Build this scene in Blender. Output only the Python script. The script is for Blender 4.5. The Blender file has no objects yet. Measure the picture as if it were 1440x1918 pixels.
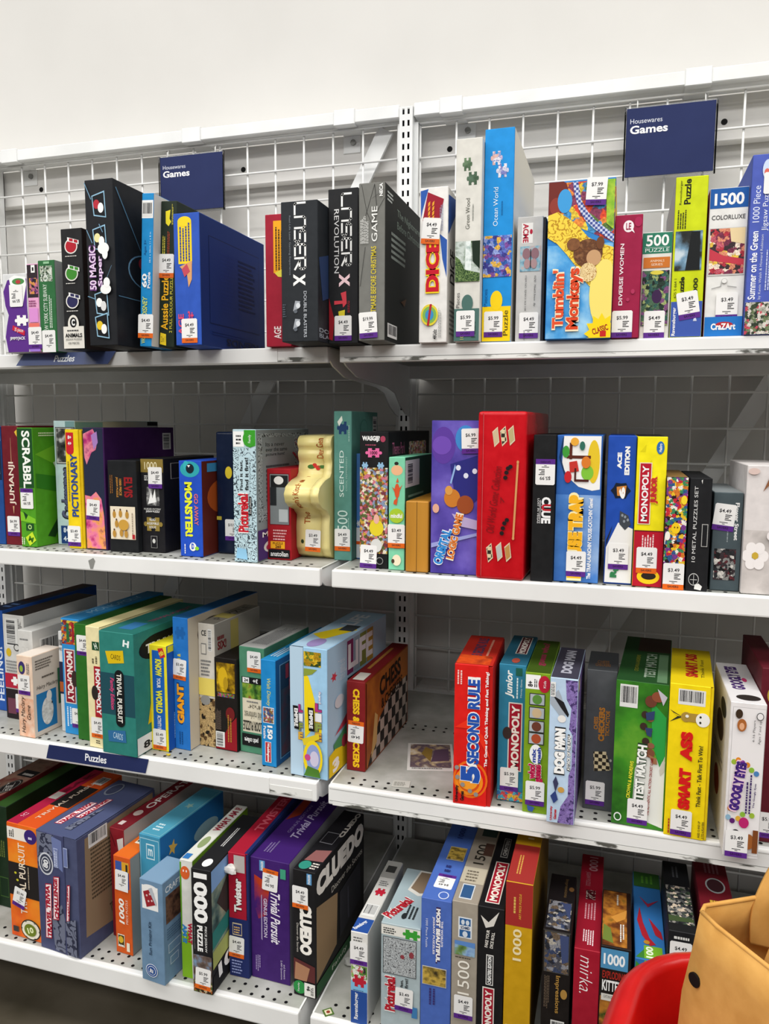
import bpy, bmesh, math, random
from mathutils import Vector, Matrix
random.seed(7)
S = bpy.context.scene
COL = S.collection
ZO = 1.86                                   # floor is z = 0; shelf heights below were measured from the top wire
# ------------------------------------------------------------------ camera
cam = bpy.data.cameras.new('camera'); camo = bpy.data.objects.new('camera', cam); COL.objects.link(camo)
yaw, pitch, roll = 0.2938486, 0.1131881, -0.0049036
fw = Vector((-math.sin(yaw)*math.cos(pitch), math.cos(yaw)*math.cos(pitch), -math.sin(pitch)))
rt = Vector((math.cos(yaw), math.sin(yaw), 0)); dn = fw.cross(rt)
r2 = rt*math.cos(roll) + dn*math.sin(roll); d2 = -rt*math.sin(roll) + dn*math.cos(roll)
M = Matrix((( r2.x, -d2.x, -fw.x), (r2.y, -d2.y, -fw.y), (r2.z, -d2.z, -fw.z)))
camo.matrix_world = Matrix.Translation((0.49282, -1.81146, 1.21644)) @ M.to_4x4()
cam.sensor_fit = 'HORIZONTAL'; cam.sensor_width = 36.0; cam.lens = 1451.42/1440*36; cam.clip_start = .02
S.camera = camo
# ------------------------------------------------------------------ world, lights, exposure
w = bpy.data.worlds.new('store_ambience'); S.world = w; w.use_nodes = True
w.node_tree.nodes['Background'].inputs[0].default_value = (1, .985, .96, 1)
w.node_tree.nodes['Background'].inputs[1].default_value = .21
def area(name, loc, sx, sy, power, rot=(0, 0, 0)):
    l = bpy.data.lights.new(name, 'AREA'); l.shape = 'RECTANGLE'; l.size = sx; l.size_y = sy; l.energy = power
    l.color = (1, .985, .955)
    o = bpy.data.objects.new(name, l); o.location = loc; o.rotation_euler = rot; COL.objects.link(o); return o
area('ceiling_tube_row', (0, -1.6, 3.6), 8, 1.1, 150)
area('ceiling_tube_row', (0, -4.2, 3.6), 8, 1.1, 215)
area('ceiling_tube_row', (0, -7.0, 3.6), 8, 1.1, 120)
S.view_settings.view_transform = 'Standard'; S.view_settings.look = 'None'
S.view_settings.exposure = 0.14; S.view_settings.gamma = 1.0; S.view_settings.use_curve_mapping = False
# ------------------------------------------------------------------ materials
def lin(h):
    h = h.lstrip('#')
    if len(h) == 3: h = ''.join(c*2 for c in h)
    o = []
    for i in (0, 2, 4):
        c = int(h[i:i+2], 16)/255
        o.append(c/12.92 if c <= .04045 else ((c+.055)/1.055)**2.4)
    return (*o, 1)
MC = {}
def nt(name):
    m = bpy.data.materials.new(name); m.use_nodes = True
    return m, m.node_tree, m.node_tree.nodes['Principled BSDF']
def mat(h, rough=.62, spec=.2, metal=0):
    k = (h, rough, spec, metal)
    if k in MC: return MC[k]
    m, t, b = nt('print_' + h.lstrip('#'))
    b.inputs['Base Color'].default_value = lin(h); b.inputs['Roughness'].default_value = rough
    b.inputs['Specular IOR Level'].default_value = spec; b.inputs['Metallic'].default_value = metal
    MC[k] = m; return m
def carton_mat(h, rough=.55):
    k = ('carton', h, rough)
    if k in MC: return MC[k]
    m, t, b = nt('card_' + h.lstrip('#'))
    n = t.nodes.new('ShaderNodeTexNoise'); n.inputs['Scale'].default_value = 60; n.inputs['Detail'].default_value = 5
    tc = t.nodes.new('ShaderNodeTexCoord'); t.links.new(tc.outputs['Object'], n.inputs['Vector'])
    r = t.nodes.new('ShaderNodeValToRGB'); c = lin(h)
    r.color_ramp.elements[0].position = .3; r.color_ramp.elements[1].position = .75
    r.color_ramp.elements[0].color = (*[v*.9 for v in c[:3]], 1)
    r.color_ramp.elements[1].color = (*[min(1, v*1.06+.004) for v in c[:3]], 1)
    t.links.new(n.outputs['Fac'], r.inputs['Fac']); t.links.new(r.outputs['Color'], b.inputs['Base Color'])
    b.inputs['Roughness'].default_value = rough; b.inputs['Specular IOR Level'].default_value = .22
    MC[k] = m; return m
def pic(kind, cols, scale=90, seed=0):
    """printed picture: procedural patches of a palette"""
    k = ('pic', kind, tuple(cols), scale, seed)
    if k in MC: return MC[k]
    m, t, b = nt('picture_' + kind)
    tc = t.nodes.new('ShaderNodeTexCoord'); mp = t.nodes.new('ShaderNodeMapping')
    mp.inputs['Location'].default_value = (seed*.37, seed*.21, seed*.11)
    t.links.new(tc.outputs['Object'], mp.inputs['Vector'])
    r = t.nodes.new('ShaderNodeValToRGB'); r.color_ramp.interpolation = 'CONSTANT' if kind in ('busy', 'doodle', 'check') else 'LINEAR'
    n = len(cols); e = r.color_ramp.elements
    while len(e) < n: e.new(.5)
    for i, c in enumerate(cols):
        e[i].position = i/n if r.color_ramp.interpolation == 'CONSTANT' else .3 + .4*i/max(1, n-1)
    for i, c in enumerate(cols): e[i].color = lin(c)
    if kind == 'busy':
        wn = t.nodes.new('ShaderNodeTexNoise'); wn.inputs['Scale'].default_value = scale*1.6; wn.inputs['Detail'].default_value = 3
        t.links.new(mp.outputs[0], wn.inputs['Vector'])
        ws = t.nodes.new('ShaderNodeVectorMath'); ws.operation = 'MULTIPLY_ADD'; ws.inputs[1].default_value = (1.1/scale,)*3
        t.links.new(wn.outputs['Color'], ws.inputs[0]); t.links.new(mp.outputs[0], ws.inputs[2])
        v = t.nodes.new('ShaderNodeTexVoronoi'); v.inputs['Scale'].default_value = scale*1.1
        t.links.new(ws.outputs[0], v.inputs['Vector'])
        s = t.nodes.new('ShaderNodeSeparateColor'); t.links.new(v.outputs['Color'], s.inputs[0])
        t.links.new(s.outputs[0], r.inputs['Fac'])
        f = t.nodes.new('ShaderNodeTexNoise'); f.inputs['Scale'].default_value = scale*4; f.inputs['Detail'].default_value = 4
        t.links.new(mp.outputs[0], f.inputs['Vector'])
        mr = t.nodes.new('ShaderNodeMapRange'); mr.inputs[1].default_value = .35; mr.inputs[2].default_value = .65; mr.inputs[3].default_value = .6; mr.inputs[4].default_value = 1.25
        t.links.new(f.outputs['Fac'], mr.inputs[0])
        mx = t.nodes.new('ShaderNodeVectorMath'); mx.operation = 'SCALE'
        t.links.new(r.outputs['Color'], mx.inputs[0]); t.links.new(mr.outputs[0], mx.inputs['Scale']); t.links.new(mx.outputs[0], b.inputs['Base Color'])
    elif kind == 'doodle':
        n1 = t.nodes.new('ShaderNodeTexNoise'); n1.inputs['Scale'].default_value = scale; n1.inputs['Detail'].default_value = 3
        t.links.new(mp.outputs[0], n1.inputs['Vector'])
        a = t.nodes.new('ShaderNodeMath'); a.operation = 'MULTIPLY'; a.inputs[1].default_value = 9
        f = t.nodes.new('ShaderNodeMath'); f.operation = 'FRACT'
        t.links.new(n1.outputs['Fac'], a.inputs[0]); t.links.new(a.outputs[0], f.inputs[0]); t.links.new(f.outputs[0], r.inputs['Fac'])
        e[0].position = 0; e[1].position = .72
    elif kind == 'check':
        v = t.nodes.new('ShaderNodeTexChecker'); v.inputs['Scale'].default_value = scale
        v.inputs['Color1'].default_value = lin(cols[0]); v.inputs['Color2'].default_value = lin(cols[1])
        mp.inputs['Location'].default_value = (.0013, .0013, .0013)
        t.links.new(mp.outputs[0], v.inputs['Vector']); t.links.new(v.outputs['Color'], b.inputs['Base Color'])
    else:                                     # 'soft'
        n1 = t.nodes.new('ShaderNodeTexNoise'); n1.inputs['Scale'].default_value = scale; n1.inputs['Detail'].default_value = 6
        t.links.new(mp.outputs[0], n1.inputs['Vector']); t.links.new(n1.outputs['Fac'], r.inputs['Fac'])
    if kind not in ('check', 'busy'): t.links.new(r.outputs['Color'], b.inputs['Base Color'])
    b.inputs['Roughness'].default_value = .45; b.inputs['Specular IOR Level'].default_value = .22
    MC[k] = m; return m
def noisy(name, c0, c1, scale, rough=.5, bump=0, detail=6, lo=.35, hi=.7, stretch=(1, 1, 1), spec=.4, bdist=.02):
    m, t, b = nt(name)
    tc = t.nodes.new('ShaderNodeTexCoord'); mp = t.nodes.new('ShaderNodeMapping'); mp.inputs['Scale'].default_value = stretch
    n = t.nodes.new('ShaderNodeTexNoise'); n.inputs['Scale'].default_value = scale; n.inputs['Detail'].default_value = detail
    r = t.nodes.new('ShaderNodeValToRGB'); r.color_ramp.elements[0].color = lin(c0); r.color_ramp.elements[1].color = lin(c1)
    r.color_ramp.elements[0].position = lo; r.color_ramp.elements[1].position = hi
    t.links.new(tc.outputs['Object'], mp.inputs[0]); t.links.new(mp.outputs[0], n.inputs['Vector'])
    t.links.new(n.outputs['Fac'], r.inputs['Fac']); t.links.new(r.outputs['Color'], b.inputs['Base Color'])
    b.inputs['Roughness'].default_value = rough; b.inputs['Specular IOR Level'].default_value = spec
    if bump:
        bp = t.nodes.new('ShaderNodeBump'); bp.inputs['Strength'].default_value = bump; bp.inputs['Distance'].default_value = bdist
        t.links.new(n.outputs['Fac'], bp.inputs['Height']); t.links.new(bp.outputs[0], b.inputs['Normal'])
    return m
PAINT = noisy('white_enamel', '#e2e3e2', '#eeefee', 9, .34)
WIRE = mat('#e6e6e4', .35)
DECK = noisy('worn_shelf_deck', '#96978f', '#bdbdb8', 14, .4, detail=9)
LIPM = noisy('shelf_lip_enamel', '#e4e4e2', '#efefed', 6, .33)
SCUFF = noisy('scuffed_lip', '#55554f', '#e6e6e2', 60, .5, detail=8, lo=.40, hi=.47, stretch=(.35, 1, 1))
WALLM = noisy('painted_wall', '#d5d3cf', '#dcdad6', 2.5, .7, spec=.2)
BOARD = noisy('painted_ledger', '#dbd9d5', '#ebe9e6', 5, .6, detail=8, stretch=(.3, 1, 6), spec=.25)
FLOORM = noisy('concrete_floor', '#453f33', '#5d564a', 5, .42, .15, detail=10)
BLACK = mat('#0c0c0d', .6, .2)
# ------------------------------------------------------------------ mesh helpers
def link(name, me, m=None, parent=None, loc=None, rot=None):
    o = bpy.data.objects.new(name, me); COL.objects.link(o)
    if m is not None and me is not None and len(me.materials) == 0: me.materials.append(m)
    if parent is not None: o.parent = parent
    if loc is not None: o.location = loc
    if rot is not None: o.rotation_euler = rot
    return o
def tag(o, label, cat, group=None, kind=None):
    if label: o['label'] = label
    if cat: o['category'] = cat
    if group: o['group'] = group
    if kind: o['kind'] = kind
    return o
def empty(name, loc, rot=(0, 0, 0)):
    o = bpy.data.objects.new(name, None); o.empty_display_size = .02; o.location = loc; o.rotation_euler = rot
    COL.objects.link(o); return o
def pyd(name, vs, fs, smooth=False):
    me = bpy.data.meshes.new(name); me.from_pydata([tuple(v) for v in vs], [], fs); me.update()
    if smooth: me.polygons.foreach_set('use_smooth', [True]*len(me.polygons))
    return me
BOXF = [(0, 3, 2, 1), (4, 5, 6, 7), (0, 1, 5, 4), (1, 2, 6, 5), (2, 3, 7, 6), (3, 0, 4, 7)]
def boxv(x0, y0, z0, x1, y1, z1):
    return [(x0, y0, z0), (x1, y0, z0), (x1, y1, z0), (x0, y1, z0), (x0, y0, z1), (x1, y0, z1), (x1, y1, z1), (x0, y1, z1)]
def bev_mesh(name, x0, y0, z0, x1, y1, z1, off, seg=1, smooth=False):
    bm = bmesh.new(); vs = [bm.verts.new(v) for v in boxv(x0, y0, z0, x1, y1, z1)]
    for f in BOXF: bm.faces.new([vs[i] for i in f])
    if off: bmesh.ops.bevel(bm, geom=list(bm.edges), offset=off, segments=seg, affect='EDGES', profile=.6)
    me = bpy.data.meshes.new(name); bm.to_mesh(me); bm.free()
    if smooth: me.polygons.foreach_set('use_smooth', [True]*len(me.polygons))
    return me
def boxes_mesh(name, lst):
    vs, fs = [], []
    for b in lst:
        n = len(vs); vs += boxv(*b); fs += [tuple(i+n for i in f) for f in BOXF]
    return pyd(name, vs, fs)
def tube(name, pts, r, seg=8, closed=False):
    """round bar along pts"""
    vs, fs = [], []; P = [Vector(p) for p in pts]; n = len(P)
    for i, p in enumerate(P):
        d = (P[min(i+1, n-1)] - P[max(i-1, 0)]).normalized()
        a = d.cross(Vector((0, 0, 1))) if abs(d.z) < .9 else d.cross(Vector((1, 0, 0)))
        a.normalize(); b = d.cross(a)
        for k in range(seg):
            t = 2*math.pi*k/seg; vs.append(p + (a*math.cos(t) + b*math.sin(t))*r)
    for i in range(n-1):
        for k in range(seg):
            fs.append((i*seg+k, i*seg+(k+1) % seg, (i+1)*seg+(k+1) % seg, (i+1)*seg+k))
    fs.append(tuple(range(seg))[::-1]); fs.append(tuple((n-1)*seg+k for k in range(seg)))
    return pyd(name, vs, fs, True)
# ------------------------------------------------------------------ the setting
def structure(name, me, m): return tag(link(name, me, m), None, None, kind='structure')
structure('floor', boxes_mesh('floor', [(-5, -8, -.05, 5, .2, 0)]), FLOORM)
structure('wall_back', boxes_mesh('wall', [(-5, .075, 0, 5, .2, 4.2)]), WALLM)
structure('trim_or_blocker_1', bev_mesh('ledger', -3, .045, ZO-.044, 3, .0745, ZO+.05, .002), BOARD)
LED = bpy.data.objects['trim_or_blocker_1']
def disc(name, r, seg=14, th=.0006):
    vs = [(r*math.cos(2*math.pi*k/seg), -th, r*math.sin(2*math.pi*k/seg)) for k in range(seg)] + [(0, -th, 0)]
    vs += [(r*math.cos(2*math.pi*k/seg), 0, r*math.sin(2*math.pi*k/seg)) for k in range(seg)]
    fs = [(k, (k+1) % seg, seg) for k in range(seg)] + [(k, seg+1+k, seg+1+(k+1) % seg, (k+1) % seg) for k in range(seg)]
    return pyd(name, vs, fs)
hole = disc('hole', .0065)
for x in (-1.064, .086, .678, -.447): link('bolt_hole', hole, BLACK, LED, (x, .0449, ZO-.005))
pl = bev_mesh('plate', -.022, -.003, -.02, .022, 0, .02, .001); bo = disc('bolt', .007, 8, .004)
STEEL = mat('#8d8d8a', .35, .5, .8)
for x in (-1.097, -.155, .125):
    p_ = link('fixing_plate', pl, PAINT, LED, (x, .0449, ZO+.027)); link('bolt', bo, STEEL, p_, (.004, -.003, .004))
SHZ = {1: ZO-.507, 2: ZO-.901, 3: ZO-1.292, 4: ZO-1.674}
SHD = {1: .500, 2: .543, 3: .563, 4: .655}
LIPH = {1: .029, 2: .032, 3: .036, 4: .039}
for k_ in (1, 2, 3):
    structure('trim_or_blocker_%d' % (k_+1), boxes_mesh('rear_light_blocker', [(a_, y0_, SHZ[k_]-.030, b_, y1_, SHZ[k_]-.0035) for a_, b_ in ((-1.172, -.028), (.028, 1.172)) for y0_, y1_ in ((.0045, .0165), (.0275, .0745))]), BOARD)  # added strips closing the gap behind the shelves so no light leaks down
# uprights with two columns of real slots
def upright(x, label):
    top = ZO+.072; root = empty('shelf_upright', (x, 0, 0)); tag(root, label, 'upright', 'slotted shelf uprights')
    xs = [-.0155, -.0085, -.0035, .0035, .0085, .0155]; vs, fs = [], []; zs = [.02]; z = top-.011; rows = []
    while z > .06: rows.append((z-.0065, z+.0065)); z -= .0256
    zb = [0.0] + [q for r in reversed(rows) for q in r] + [top]
    for zz in zb:
        for xx in xs: vs.append((xx, -.03, zz))
    for i in range(len(zb)-1):
        for j in range(5):
            if i % 2 == 1 and j in (1, 3): continue
            a = i*6+j; fs.append((a, a+1, a+7, a+6))
    me = pyd('slotted_face', vs, fs)
    f = link('slotted_face', me, PAINT, root)
    md = f.modifiers.new('thickness', 'SOLIDIFY'); md.thickness = .002; md.offset = -1
    link('channel', boxes_mesh('channel', [(-.0155, -.028, 0, -.0135, .04, top), (.0135, -.028, 0, .0155, .04, top), (-.0155, .038, 0, .0155, .04, top)]), PAINT, root)
    link('slot_shade', boxes_mesh('slot_shade', [(-.0130, -.019, 0, .0130, -.017, top-.002)]), BLACK, root)  # added black strip standing in for the shade inside the channel
    for s in (-1, 1): link('side_flange', boxes_mesh('side_flange', [(s*.0155 if s > 0 else -.0245, -.012, 0, .0245 if s > 0 else -.0155, -.010, top-.03)]), PAINT, root)
upright(0, 'white slotted metal upright between the two shelf bays')
upright(-1.2, 'white slotted metal upright at the far left edge of the shelving')
upright(1.2, 'white slotted metal upright at the far right end of the right bay')
# wire grids
hw = {}
def wires(bay, x0, xs, label, zoff):
    root = empty('wire_grid_panel', (x0+.6, 0, 0)); tag(root, label, 'wire panel', 'white wire grid panels behind the shelves')
    L = 1.2-.052
    hm = tube('wire', [(-L/2, 0, 0), (L/2, 0, 0)], .0026, 6); vm = tube('wire', [(0, 0, .1), (0, 0, ZO+.0436+zoff)], .0026, 6)
    for m in range(23):
        link('wire', hm, WIRE, root, (0, -.0045, ZO+.0436+zoff-m*.0767))
    for x in xs: link('wire', vm, WIRE, root, (x-(x0+.6), .0005, 0))
wires(0, -1.2, [-1.0875+.075*i for i in range(14)] + [-1.174+.001, -.0265], 'white wire grid panel behind the left shelf bay', 0)
wires(1, 0, [.111+.075*i for i in range(14)] + [.0265, 1.174], 'white wire grid panel behind the right shelf bay', -.0032)
# top rail and sleeves, carried back to the ledger to block light from above
rail = empty('top_rail', (0, 0, ZO+.05)); tag(rail, 'white square tube rail running along the top of the shelving', 'rail')
for x0, x1 in ((-1.9, -.0165), (.0165, 1.9)):
    link('rail_tube', bev_mesh('rail_tube', x0, -.026, 0, x1, .0445, .029, .002), PAINT, rail)
sl = bev_mesh('sleeve', -.026, -.029, -.003, .026, .0446, .032, .0015)
for x in (-1.103, -.552, -.150, .103, .618): link('rail_sleeve', sl, PAINT, rail, (x, 0, 0))
# diagonal braces behind the wires
def brace(p0, p1, label):
    a, b = Vector(p0), Vector(p1); d = (b-a).normalized(); n = Vector((-d.y, d.x)).normalized()*.019
    vs = [(q.x, yy, q.y+ZO) for yy in (.018, .026) for q in (a+n, b+n, b-n, a-n)]
    tag(link('diagonal_brace', pyd('brace', vs, BOXF), PAINT), label, 'brace', 'diagonal steel braces')
brace((-.062, .044), (-1.02, -1.74), 'white diagonal brace bar behind the left wire panel')
brace((1.10, .0), (.20, -1.63), 'white diagonal brace bar behind the right wire panel')
# shelves
BRK = {}
def bracket_profile(D, lh):
    p = [(-D+.012, 0), (-D+.012, -lh+.006), (-D+.03, -lh-.004), (-D*.82, -lh-.020), (-D*.6, -lh-.026), (-D*.42, -lh-.030), (-D*.3, -lh-.040), (-.11, -lh-.066), (-.06, -lh-.085), (-.032, -lh-.09), (-.032, 0)]
    return p
holem = None
def shelf(x0, lev, label):
    D, z, lh = SHD[lev], SHZ[lev], LIPH[lev]; xa, xb = x0+.011, x0+1.189
    root = empty('shelf', (x0+.6, -D/2, z)); tag(root, label, 'shelf', 'white metal shelves'); ox, oy = -(x0+.6), D/2
    def P(n, me, m, par=root): return link(n, me, m, par, (ox, oy, 0))
    P('deck', boxes_mesh('deck', [(xa, -D+.0125, -.003, xb, -.034, -.0003)]), DECK)
    P('front_lip', bev_mesh('front_lip', xa, -D, -lh, xb, -D+.014, 0.0, .003, 2), LIPM)
    P('back_flange', boxes_mesh('back_flange', [(xa+.004, -.038, -.032, xb-.004, -.035, -.003)]), PAINT)
    if lev < 4: P('shelf_light_blocker', boxes_mesh('shelf_light_blocker', [(xa+.016, -.034, -.030, xb-.016, -.008, -.0035)]), PAINT)  # added bar, keeps light from falling behind the shelf
    pr = bracket_profile(D, lh) if lev < 4 else [(-D+.012, 0), (-D+.012, -.16), (-.032, -.16), (-.032, 0)]
    n = len(pr)
    for xx in (xa+.0003, xb-.0033):
        vs = [(xx, y, zz-.0002) for y, zz in pr] + [(xx+.003, y, zz-.0002) for y, zz in pr]
        fs = [tuple(range(n)), tuple(range(n, 2*n))[::-1]] + [(i, i+n, (i+1) % n + n, (i+1) % n) for i in range(n)]
        P('bracket', pyd('bracket', vs, fs), PAINT)
    # perforations near the front edge and towards the back
    vs, fs = [], []; r = .0034
    for yy in (-D+.019, -D+.039, -D+.30, -D+.32):
        k = 0
        while xa+.034+k*.0227 < xb-.02:
            cx = xa+.034+k*.0227; b0 = len(vs)
            for q in range(8): vs.append((cx+r*math.cos(q*math.pi/4), yy+r*math.sin(q*math.pi/4), .0003))
            fs.append(tuple(range(b0, b0+8))); k += 1
    h = P('perforations', pyd('perforations', vs, fs), BLACK); h['kind'] = 'stuff'
    if lev == 4: P('kick_plate', boxes_mesh('kick', [(xa, -D+.24, -z+.001, xb, -D+.243, -.003)]), mat('#4a4a48', .5))
    return root, P, xa, xb, D, lh
lv = {1: 'top', 2: 'second', 3: 'third', 4: 'lowest'}
SH = {}
for lev in (1, 2, 3, 4):
    SH['L', lev] = shelf(-1.2, lev, 'white metal shelf of the left bay, %s of the four levels' % lv[lev])
    SH['R', lev] = shelf(0, lev, 'white metal shelf of the right bay, %s of the four levels' % lv[lev])
def ins(key, a, b, z0, z1, m, name='label_insert', th=.0012):
    root, P, xa, xb, D, lh = SH[key]; P(name, boxes_mesh(name, [(a, -D-th, z0, b, -D, z1)]), m)
ins(('L', 3), -1.18, -.105, -.033, -.003, LIPM); ins(('L', 3), -.104, -.02, -.031, -.015, SCUFF, 'scuff_strip', .0006)
ins(('L', 1), -1.18, -.108, -.026, -.002, LIPM); ins(('R', 1), .02, 1.17, -.027, -.021, SCUFF, 'scuff_strip', .0008)
ins(('R', 1), .02, 1.17, -.0205, -.0195, mat('#8f8f8c'), 'channel_groove', .0005)
ins(('R', 3), .02, 1.17, -.036, -.029, SCUFF, 'scuff_strip', .0008); ins(('R', 3), .014, 1.17, -.0285, -.0275, mat('#9a9a97'), 'channel_groove', .0005)
ins(('R', 3), .014, 1.17, -.006, -.0052, mat('#a5a5a2'), 'channel_groove', .0005)
ins(('L', 1), -.1075, -.018, -.026, -.018, SCUFF, 'scuff_strip', .0006)
# ------------------------------------------------------------------ print machinery
TXT = {}
def text2d(s, off=0, sh=0):
    k = (s, off, sh)
    if k in TXT: return TXT[k]
    c = bpy.data.curves.new('t', 'FONT'); c.body = s; c.resolution_u = 3; c.offset = off; c.shear = sh
    o = bpy.data.objects.new('t', c); me = bpy.data.meshes.new_from_object(o)
    vs = [(v.co.x, v.co.y) for v in me.vertices]; fs = [tuple(p.vertices) for p in me.polygons]
    x0 = min(v[0] for v in vs); x1 = max(v[0] for v in vs); y0 = min(v[1] for v in vs); y1 = max(v[1] for v in vs)
    vs = [((x-x0)/(x1-x0), (y-y0)/(y1-y0)) for x, y in vs]
    bpy.data.objects.remove(o); bpy.data.curves.remove(c); bpy.data.meshes.remove(me)
    TXT[k] = (vs, fs, (x1-x0), (y1-y0)); return TXT[k]
def r(c, *q): return ('r', c, q)
def t(s, c, u0, v0, u1, v1, rot=0, b=0, it=0, o=None): return ('t', s, c, (u0, v0, u1, v1), rot, b, it, o)
def e(c, *q): return ('e', c, q)
def p(c, *q): return ('p', c, q)
def i(m, *q): return ('i', m, q)
def s(pr, st, u, v, rot=0): return ('s', pr, st, u, v, rot)
def c(*q): return ('c', q)
def l(col, u0, v0, u1, v1, n, rot=0): return ('l', col, (u0, v0, u1, v1), n, rot)
def z(col, *q): return ('z', col, q)
def ring(c1, c2, u0, v0, u1, v1, k=.12):
    du, dv = (u1-u0)*k, (v1-v0)*k
    return [e(c1, u0, v0, u1, v1), e(c2, u0+du, v0+dv, u1-du, v1-dv)]
def frame(c1, c2, u0, v0, u1, v1, a=.04, b=.012):
    return [r(c1, u0, v0, u1, v1), r(c2, u0+a, v0+b, u1-a, v1-b)]
PUZ = []
for sx, sy, a0 in ((0, -1, 0), (1, 0, 1), (0, 1, 2), (-1, 0, 3)):
    tab = [(0, 0), (.36, 0), (.32, .14), (.42, .24), (.58, .24), (.68, .14), (.64, 0)] if a0 % 2 else [(0, 0), (.36, 0), (.32, -.14), (.42, -.22), (.58, -.22), (.68, -.14), (.64, 0)]
    for x, y in tab:
        q = [(x, -y), (1+y, x), (1-x, 1+y), (-y, 1-x)][a0] if a0 % 2 else [(x, -y), None, (1-x, 1+y), None][a0]
        PUZ.append(q)
STROKE = {'L': [[(0, 1), (0, .12), (.12, 0), (1, 0)]], 'A': [[(0, 0), (0, .85), (.15, 1), (.85, 1), (1, .85), (1, 0)]],
          'S': [[(1, 1), (.15, 1), (0, .85), (0, .65), (.15, .5), (.85, .5), (1, .35), (1, .15), (.85, 0), (0, 0)]],
          'E': [[(1, 1), (.15, 1), (0, .85), (0, .15), (.15, 0), (1, 0)], [(0, .5), (.8, .5)]],
          'R': [[(0, 0), (0, 1), (.85, 1), (1, .85), (1, .6), (.85, .45), (.25, .45), (1, 0)]]}
LW = .00016
STK = {}
def sticker_meshes(price, st):
    k = (price, st)
    if k in STK: return STK[k]
    W, H = .031, .042; hb = .0085 if st != '-' else 0
    base = pyd('price_sticker', [(-W/2, -H/2+hb, 0), (W/2, -H/2+hb, 0), (W/2, H/2-.002, 0), (W/2-.002, H/2, 0), (-W/2+.002, H/2, 0), (-W/2, H/2-.002, 0)], [(0, 1, 2, 3, 4, 5)])
    vs, fs, tw, th = text2d(price, .012); x0, x1, y0, y1 = -.0085, .0085, .0065, .0130
    pt = pyd('price_text', [(x0+x*(x1-x0), y0+y*(y1-y0), LW) for x, y in vs], fs)
    q = []
    for a in range(4): q.append((.001, .0035-a*.0026, .0105-(a % 3)*.002, .0048-a*.0026))
    q += [(-.006, -.0085, .006, -.0075), (-.002, -.0108, .002, -.0099)]
    fv, ff = [], []
    for a, b_, c_, d_ in q:
        n = len(fv); fv += [(a, b_, LW), (c_, b_, LW), (c_, d_, LW), (a, d_, LW)]; ff.append((n, n+1, n+2, n+3))
    fp = pyd('fine_print', fv, ff); sp = tx = None
    if st != '-':
        sp = pyd('tag_stripe', [(-W/2, -H/2, 0), (W/2, -H/2, 0), (W/2, -H/2+hb, 0), (-W/2, -H/2+hb, 0)], [(0, 1, 2, 3)])
        vs, fs, tw, th = text2d('SAVERS', .01); tx = pyd('stripe_text', [(-.008+x*.016, -H/2+.003+y*.0034, LW) for x, y in vs], fs)
    STK[k] = (base, pt, fp, sp, tx); return STK[k]
STW = mat('#ecebe9', .5, .3); STP = mat('#5a2a86', .45); STO = mat('#e0661c', .45); INK = mat('#26262a', .6, .2); STT = mat('#2a1238', .6, .2)
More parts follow.
